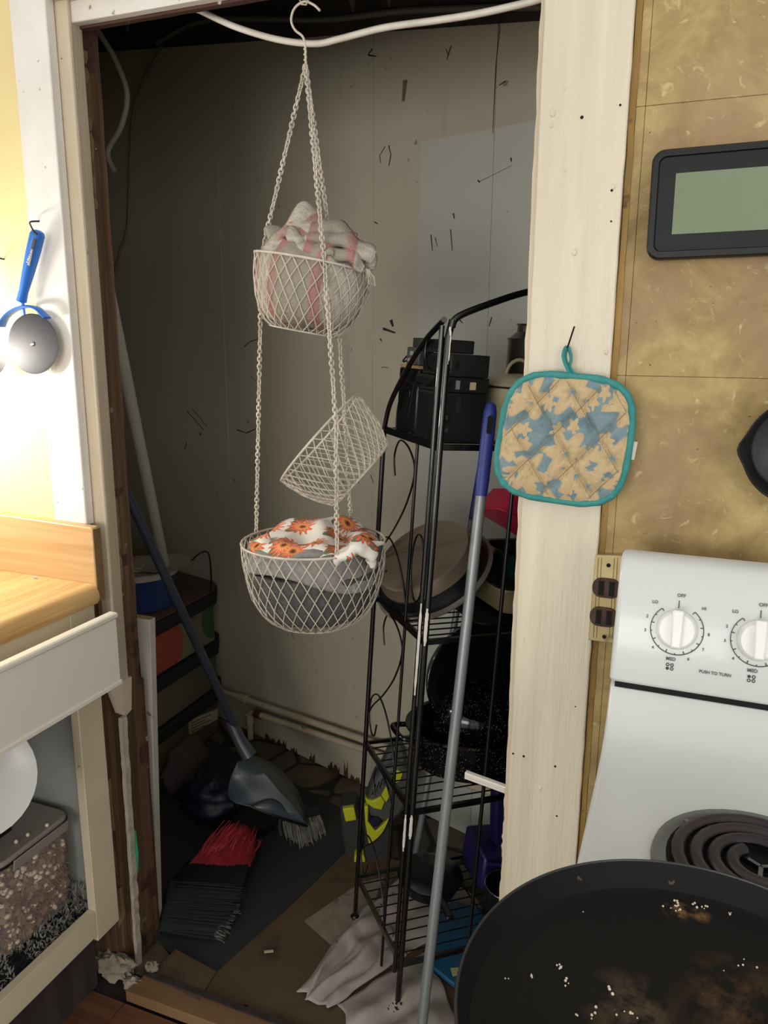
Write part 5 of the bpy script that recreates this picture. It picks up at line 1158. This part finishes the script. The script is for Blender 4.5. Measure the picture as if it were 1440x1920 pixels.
for (u, v, n_, sp2) in ((740, 1880, 16, 12), (735, 1672, 12, 14), (710, 1705, 4, 8), (632, 1760, 2, 3)):
    for k in range(n_):
        p = PZ(u+rnd.gauss(0, sp2*.6), v+rnd.gauss(0, sp2*.6), .05); s5 = rnd.uniform(.002, .006); b.box((p.x, p.y, rnd.uniform(.040, .050)), (s5, s5*.7, .001), Euler((rnd.uniform(-.6, .6), rnd.uniform(-.6, .6), rnd.uniform(0, 3))).to_matrix())
o = build('leaf_litter', b, m('hole'), None); tag(o, 'scattered black dried flakes on the cloths around the rack feet', 'debris'); o['kind'] = 'stuff'
# ---- pole leaning in front of the rack
ft = PZ(778, 2040, .0235); tp = RM @ (RL(908, 752, 0)+Vector((0, -.026, 0)))
mp = thing('mop_pole', 'grey metal mop pole with a blue grip leaning in front of the rack', 'mop pole', ft)
ax = tp-ft; q = .875
build('tube', MB().tube([ft, ft+ax*q], .0098, 16), m('pole_grey'), mp, smooth=50)
gr = [(q-.004, .0108), (q+.02, .0118), (.92, .0118), (.96, .0122), (.985, .0118), (.996, .009), (1.0, .004)]
build('grip', MB().tube([ft+ax*t for t, r_ in gr], [r_ for t, r_ in gr], 16), m('grip_blue'), mp, smooth=50)
cm = ft+ax*.968-F*.0118; tt = ax.normalized(); sdv = tt.cross(F).normalized()
build('hang_hole', MB().prism([cm+tt*y+sdv*x-F*.0008 for x, y in rrect(.009, .032, .0044, 5)], F*.003), m('hole'), mp)
build('end_cap', MB().tube([ft-ax.normalized()*.0, ft+ax*.015], .0105, 14), m('black_plastic'), mp, smooth=50)
# a second pole behind, dark purple-blue above and pale grey below
f2 = RM @ Vector((.165, .330, .005)); t2 = RM @ RL(906, 850, .330)
sp_ = thing('broom_pole', 'dark blue and grey pole standing behind the rack pans', 'pole', f2)
ax2 = t2-f2
build('grip', MB().tube([f2+ax2*.86, f2+ax2], .0085, 12), m('grip_purple'), sp_, smooth=50); build('tube', MB().tube([f2, f2+ax2*.86], .0080, 12), m('pole_grey'), sp_, smooth=50)
# ================================================================== LEFT SIDE OF THE CLOSET
# white shelf board leaning inside the jamb
wb_ = thing('shelf_board', 'thin white laminated shelf board standing against the raw stud', 'board', (-1.04, .15, .02))
xr1, zr1 = PY(281, 1163, .125).x, PY(281, 1163, .125).z; xr0 = -1.058
b = MB().prism([(-1.13, .125, .0195), (xr0, .125, .0195), (xr1, .125, zr1), (-1.11, .125, zr1)], (0, .018, 0)); build('panel', b, m('board_white'), wb_, bevel=.0008)
b = MB().prism([(-1.11, .1255, zr1), (xr1-.0005, .1255, zr1), (xr1-.0005, .1255, zr1+.0012), (-1.11, .1255, zr1+.0012)], (0, .017, 0)); build('raw_top_edge', b, m('chip_edge'), wb_)
# storage boxes stacked in the corner
BXF = -1.44; byn, byf = .56, 1.055
def ybk(x): return BP.y+(x-BP.x)*BD.y/BD.x-.012           # back wall y at x (small clearance)
def boxpoly(x1, y0, inset=0.0): 
    x0 = -1.93
    return [(x0, y0+inset), (x1-inset, y0+inset), (x1-inset, ybk(x1)-.07), (x1-.05-inset, ybk(x1-.05)-.004-inset), (x0, ybk(x0)-.01)]
lv = [(.019, .185, 'lowest dark storage box under the corner stack'), (.186, .355, 'brown storage box with a paper label in the middle of the stack'), (.356, .535, 'top storage box printed with a red and a green circle')]
for k, (za, zb, lb) in enumerate(lv):
    t = thing('storage_box', lb, 'box', (-1.68, .82, za), 'storage boxes stacked in the closet corner')
    pts = boxpoly(BXF, .60, .008); b = MB().prism([(x, y, za) for x, y in pts], (0, 0, zb-za-.03))
    body = build('body', b, m(('box_low', 'box_low', 'circle_print_card')[k]), t, bevel=.006)
    if k == 2:
        pass
    pts = boxpoly(BXF+.008, .59); b = MB().prism([(x, y, zb-.045) for x, y in pts], (0, 0, .045-.001)); lid = build('lid', b, m('box_band'), t, bevel=.008)
    if k == 2: b = MB().prism([(x, y, zb-.001) for x, y in boxpoly(BXF-.004, .60)], (0, 0, .003)); build('lid_top', b, m('box_lid'), lid)
    if k == 1:
        pa = [PX(353, 1352, BXF-.0065), PX(408, 1328, BXF-.0065), PX(408, 1348, BXF-.0065), PX(354, 1378, BXF-.0065)]
        lab = build('paper_label', MB().prism(pa, (.0008, 0, 0)), m('label_paper'), t)
        e1 = (pa[1]-pa[0]); e2 = (pa[3]-pa[0]); lines = MB()
        for q in range(4):
            s0_ = pa[0]+e2*(.2+.2*q)+e1*.06+Vector((.0009, 0, 0)); lines.prism([s0_, s0_+e1*(.5 if q % 2 else .7), s0_+e1*(.5 if q % 2 else .7)+e2*.07, s0_+e2*.07], (.0003, 0, 0))
        build('print_lines', lines, m('print_grey'), lab)
# blue tub with a white lid, plate
tbx = Vector((-1.585, .765, .539)); tb = thing('blue_tub', 'dark blue plastic tub with a white lid on the top storage box', 'tub', tbx)
Mt2 = Matrix.Translation(tbx); build('tub_body', MB().lathe([(.0001, 0), (.105, 0), (.110, .004), (.122, .115), (.124, .118), (.0001, .118)], Mt2, 44), m('tub_blue'), tb, smooth=40)
build('lid', MB().lathe([(.128, .108), (.129, .122), (.124, .126), (.10, .123), (.0001, .123)], Mt2, 44), m('tub_white'), tb, smooth=40)
plt = Vector((-1.51, .80, .664)); b = MB().lathe([(.0001, 0), (.06, 0), (.098, .010), (.10, .012), (.06, .004), (.0001, .003)], Matrix.Translation(plt), 40); tag(build('small_plate', b, m('tub_white'), None, smooth=40), 'whitish plate lying across the blue tub lid', 'plate')
b = MB().box((-1.60, .72, .670), (.12, .06, .012), Matrix.Rotation(.5, 3, 'Z')); tag(build('folded_paper', b, m('tub_white'), None, bevel=.002), 'folded white paper on the blue tub lid', 'paper')
b = MB().tube(cat_([(-1.445, .86, .672), (-1.415, .87, .700), (-1.405, .90, .69), (-1.42, .93, .60), (-1.44, .95, .539)], 6), .003, 6); tag(build('looped_wire', b, m('black_plastic'), None, smooth=60), 'thin black wire loop behind the plate on the boxes', 'wire')
# pvc pole and dark pole
pbt = PY(308, 1055, .78); ptp = PY(205, 560, .30)
b = MB().tube([Vector((pbt.x+.0, pbt.y, .680)), ptp+(ptp-Vector((pbt.x, pbt.y, .68)))*.1], .016, 12); tag(build('pvc_pole', b, m('pvc'), None, smooth=50), 'pale grey plastic pipe leaning into the dark left corner', 'pipe')
# long handled dustpan
hB = PY(440, 1360, .50); hT_ = PY(222, 890, .20)
dp = thing('dustpan', 'grey long handled dustpan standing open edge down on the dark floor sheet', 'dustpan', (PZ(520, 1560, .02)))
dv = (hT_-hB)
build('handle', MB().tube([hB, hT_+dv*.15], .0115, 12), m('handle_grey'), dp, smooth=50)
sk0, sk1 = hB-dv.normalized()*-.02, PY(462, 1412, .50)
build('socket', MB().tube([PY(432, 1350, .50), PY(448, 1385, .50), PY(468, 1418, .50)], [.016, .0175, .022], 12), m('dustpan_grey'), dp, smooth=50)
# scoop: back spine from the socket to the front lip, side wings
def dq(u, v, y): return PY(u, v, y)
top_ = [dq(462, 1405, .50), dq(480, 1415, .52)]
outer = [dq(470, 1415, .56), dq(520, 1438, .60), dq(552, 1475, .60), dq(572, 1515, .58), dq(578, 1546, .55)]       # far wing edge
ridge = [dq(458, 1425, .50), dq(492, 1448, .50), dq(520, 1480, .50), dq(552, 1515, .51), dq(574, 1546, .52)]        # spine
inner = [dq(446, 1428, .46), dq(432, 1460, .44), dq(428, 1490, .44), dq(440, 1505, .44), dq(470, 1512, .45)]         # near wing edge / lip
oc_, rc_, ic_ = cat_(outer, 5), cat_(ridge, 5), cat_(inner, 5); rings = []
for a, r_, i_ in zip(oc_, rc_, ic_): rings.append([a, a.lerp(r_, .5)+Vector((0, -.004, .006)), r_, r_.lerp(i_, .5)+Vector((0, .01, .0)), i_])
b = MB().loft([[Vector(p) for p in r_] for r_ in rings], closed_ring=False, caps=False)
build('scoop', b, m('dustpan_grey'), dp, smooth=60, solid=.003)
lipp = [dq(470, 1512, .45), dq(510, 1528, .47), dq(545, 1540, .50), dq(576, 1549, .535)]
b = MB().tube(cat_(lipp, 5), .0035, 6); build('lip', b, m('black_plastic'), dp, smooth=60)
b = MB().loft([[x, x.lerp(y_, .5), y_] for x, y_ in zip(cat_([dq(470, 1512, .45), dq(510, 1528, .47), dq(576, 1548, .535)], 6), cat_([dq(470, 1511, .455), dq(515, 1500, .49), dq(572, 1540, .53)], 6))], closed_ring=False, caps=False); build('tray_floor', b, m('dustpan_grey'), dp, smooth=60, solid=.003)
# bristle brush under the dustpan
def bristles(mb, bases, tips, n, r_, rnd, jit=.006):
    for k in range(n):
        s_ = rnd.random(); q = rnd.random()
        def at_(L): 
            x = s_*(len(L)-1); i = min(int(x), len(L)-2); return L[i].lerp(L[i+1], x-i)
        a, c = at_(bases), at_(tips); j = Vector((rnd.gauss(0, jit), rnd.gauss(0, jit), rnd.gauss(0, jit*.5)))
        a = a+j*.4; c = a.lerp(c+j*1.3, rnd.uniform(.8, 1.05)); md = a.lerp(c, .5)+j*.3
        mb.tube([a, md, c], r_, 3)
rnd = random.Random(17)
gb = thing('grey_broom', 'grey bristle broom head lying behind the dustpan', 'broom', PZ(560, 1560, .02))
hd = [PZ(528, 1530, .075), PZ(560, 1528, .075), PZ(595, 1520, .07)]
build('broom_block', MB().tube(hd, .016, 8, flat=.8), m('black_plastic_b'), gb, smooth=50)
b = MB(); bristles(b, hd, [PZ(538, 1568, .022), PZ(570, 1584, .022), PZ(606, 1562, .022)], 420, .0008, rnd, .006); build('bristles', b, m('bristle_grey'), gb, kind='stuff')
# red and dark green broom lying on the sheet
br = thing('angle_broom', 'broom head with red bristles over dark green bristles on the dark sheet', 'broom', PZ(400, 1690, .02))
redb = [PZ(357, 1620, .075), PZ(410, 1621, .075), PZ(462, 1622, .07)]; redt = [PZ(398, 1570, .07), PZ(440, 1548, .075), PZ(470, 1580, .07)]
b = MB(); bristles(b, redb, [PZ(402, 1578, .06), PZ(440, 1547, .08), PZ(472, 1562, .075)], 620, .0009, rnd, .005)
bristles(b, [PZ(380, 1604, .07), PZ(470, 1600, .06)], [PZ(430, 1545, .10), PZ(474, 1572, .07)], 200, .0009, rnd, .012)
build('red_bristles', b, m('bristle_red'), br, kind='stuff')
pts = [(357, 1621, .06), (463, 1622, .05), (476, 1600, .045), (408, 1762, .022), (300, 1748, .022), (303, 1660, .05)]
b = MB().loft([[PZ(357, 1619, .078), PZ(466, 1621, .072), PZ(470, 1612, .03), PZ(352, 1612, .03)], [PZ(330, 1655, .075), PZ(456, 1660, .066), PZ(462, 1656, .022), PZ(322, 1650, .022)], [PZ(305, 1700, .06), PZ(436, 1710, .05), PZ(444, 1705, .021), PZ(300, 1695, .021)], [PZ(298, 1745, .035), PZ(406, 1760, .028), PZ(412, 1754, .021), PZ(296, 1738, .021)]])
build('green_bristle_body', b, m('bristle_green'), br, smooth=60)
b = MB(); bristles(b, [PZ(320, 1650, .075), PZ(310, 1700, .062), PZ(300, 1745, .04)], [PZ(456, 1662, .067), PZ(438, 1708, .052), PZ(410, 1758, .030)], 420, .0008, rnd, .004); build('green_strands', b, m('bristle_green'), br, kind='stuff')
b = MB(); bristles(b, [PZ(430, 1690, .056), PZ(402, 1755, .034)], [PZ(452, 1690, .05), PZ(416, 1765, .024)], 130, .0007, rnd, .004); build('frayed_tips', b, m('bristle_grey'), br, kind='stuff')
build('red_base_band', MB().tube([PZ(466, 1622, .06), PZ(476, 1600, .05), PZ(468, 1578, .045)], .006, 8), m('bristle_red'), br, smooth=60)
# dark round base and navy bundle behind the broom
p0 = PZ(468, 1560, .025); db = thing('dark_basin', 'shallow dark round basin in the shadow under the dustpan', 'basin', (p0.x, p0.y, .0195))
build('basin', MB().lathe([(.0001, 0), (.085, 0), (.105, .040), (.109, .041), (.10, .036), (.082, .006), (.0001, .005)], Matrix.Translation((p0.x-.03, p0.y+.05, .0195)), 40), m('black_plastic_b'), db, smooth=40)
p0 = PZ(395, 1530, .03); nb = lump((p0.x, p0.y, .085), .075, (1.1, .9, .9), 5, 24, 16, .35, 2.5); tag(build('navy_bag', nb, m('navy'), None, smooth=70), 'crumpled navy bag in the dark behind the red broom', 'bag')
p0 = PZ(361, 1551, .12); tag(build('paper_tag', MB().prism([PX(353, 1549, -1.28), PX(362, 1543, -1.28), PX(370, 1555, -1.28), PX(360, 1560, -1.28)], (.0008, 0, 0)), m('label_paper'), None), 'tiny pale tag on the dark cloth behind the red broom', 'tag')
nb = lump((-1.33, .62, .10), .075, (.55, 1.3, 1.1), 15, 24, 16, .3, 2.0); tag(build('dark_sack', nb, m('dark_wood'), None, smooth=70), 'dark slumped sack against the lowest storage box', 'sack')
# ---- grey and lime power tool standing behind the rack
tp0 = Vector((-.68, .52, .02)); vn = Vector((-(tp0-CAM).y*0+(tp0-CAM).x, (tp0-CAM).y, 0)).normalized()
def TP(u, v, off=0.0): return ppl(u, v, vn, tp0+vn*off)
tl = thing('power_tool', 'grey and lime green cordless power tool standing behind the rack leg', 'power tool', TP(700, 1640))
def tprism(name, pix, off, th, mt, par=None, bev=.006, **k): return build(name, MB().prism([TP(u, v, off) for u, v in pix], vn*th), m(mt), par or tl, bevel=bev, **k)
mb_ = tprism('motor_body', [(688, 1500), (702, 1462), (722, 1440), (752, 1432), (775, 1450), (772, 1500), (752, 1530), (735, 1545), (700, 1540), (690, 1525)], .0, .07, 'tool_grey', bev=.012)
tprism('handle_top', [(708, 1452), (730, 1405), (752, 1395), (765, 1420), (755, 1450)], .015, .045, 'tool_grey', bev=.010)
tprism('lime_band', [(684, 1494), (690, 1500), (700, 1502), (714, 1494), (722, 1504), (716, 1520), (700, 1516), (686, 1506)], -.006, .02, 'lime', mb_, .003)
tprism('lime_panel', [(715, 1492), (726, 1472), (733, 1490), (724, 1506)], -.006, .02, 'lime', mb_, .002)
tprism('lime_panel', [(730, 1465), (745, 1444), (756, 1450), (750, 1466), (738, 1470)], -.006, .02, 'lime', mb_, .002)
for k in range(4): tprism('vent', [(697+k*7, 1490-k*6), (699+k*7, 1490-k*6), (705+k*7, 1472-k*6), (703+k*7, 1472-k*6)], -.001, .004, 'hole', mb_, 0)
lb = tprism('lower_body', [(682, 1512), (692, 1512), (698, 1545), (718, 1548), (735, 1530), (738, 1560), (733, 1622), (728, 1640), (690, 1640), (684, 1600)], .004, .065, 'tool_dark', bev=.010)
tprism('guard_left', [(683, 1512), (691, 1512), (690, 1540), (704, 1560), (720, 1545), (733, 1530), (730, 1545), (712, 1572), (698, 1584), (691, 1582), (685, 1545)], -.004, .02, 'lime', lb, .003)
c_ = TP(704, 1543, -.008); build('dark_dial', MB().lathe([(.0001, 0), (.016, 0), (.014, .008), (.0001, .009)], axisM(c_+vn*.012, -vn), 20), m('navy'), lb, smooth=40)
ls = tprism('side_pack', [(637, 1512), (668, 1508), (676, 1530), (680, 1610), (676, 1640), (655, 1642), (648, 1615), (640, 1560)], .03, .07, 'tool_dark', bev=.008)
tprism('lime_latch', [(642, 1517), (664, 1514), (669, 1538), (648, 1542)], .020, .02, 'lime', ls, .003)
tprism('lime_foot', [(664, 1608), (668, 1604), (682, 1604), (685, 1610), (685, 1634), (664, 1636)], .0, .03, 'lime', ls, .003)
# ---- small floor bits
p = PZ(503, 1785, .0222); tag(build('plaster_chip', MB().bar((p.x-.008, p.y-.004, .0235), (p.x+.01, p.y+.006, .0235), .005, .003), m('label_paper'), None), 'small pale plaster chip on the plywood floor', 'chip')
p = PZ(475, 1901, .0222); sc2 = thing('washer_screw', 'small shiny screw with a washer in the plywood floor', 'screw', (p.x, p.y, .022))
build('washer', MB().tube([Vector((p.x+.0045*math.cos(a*.5236), p.y+.0045*math.sin(a*.5236), .0232)) for a in range(12)], .0013, 6, closed=True), m('chrome'), sc2, smooth=60); build('screw_head', MB().lathe([(.0001, 0), (.0032, 0), (.002, .001), (.0001, .001)], Matrix.Translation((p.x, p.y, .022)), 10), m('hole'), sc2)
p = PZ(460, 1887, .0222); build('floor_hole', MB().lathe([(.0001, 0), (.0055, 0), (.0001, .0002)], Matrix.Translation((p.x, p.y, .0221)), 12), m('hole'), cf)
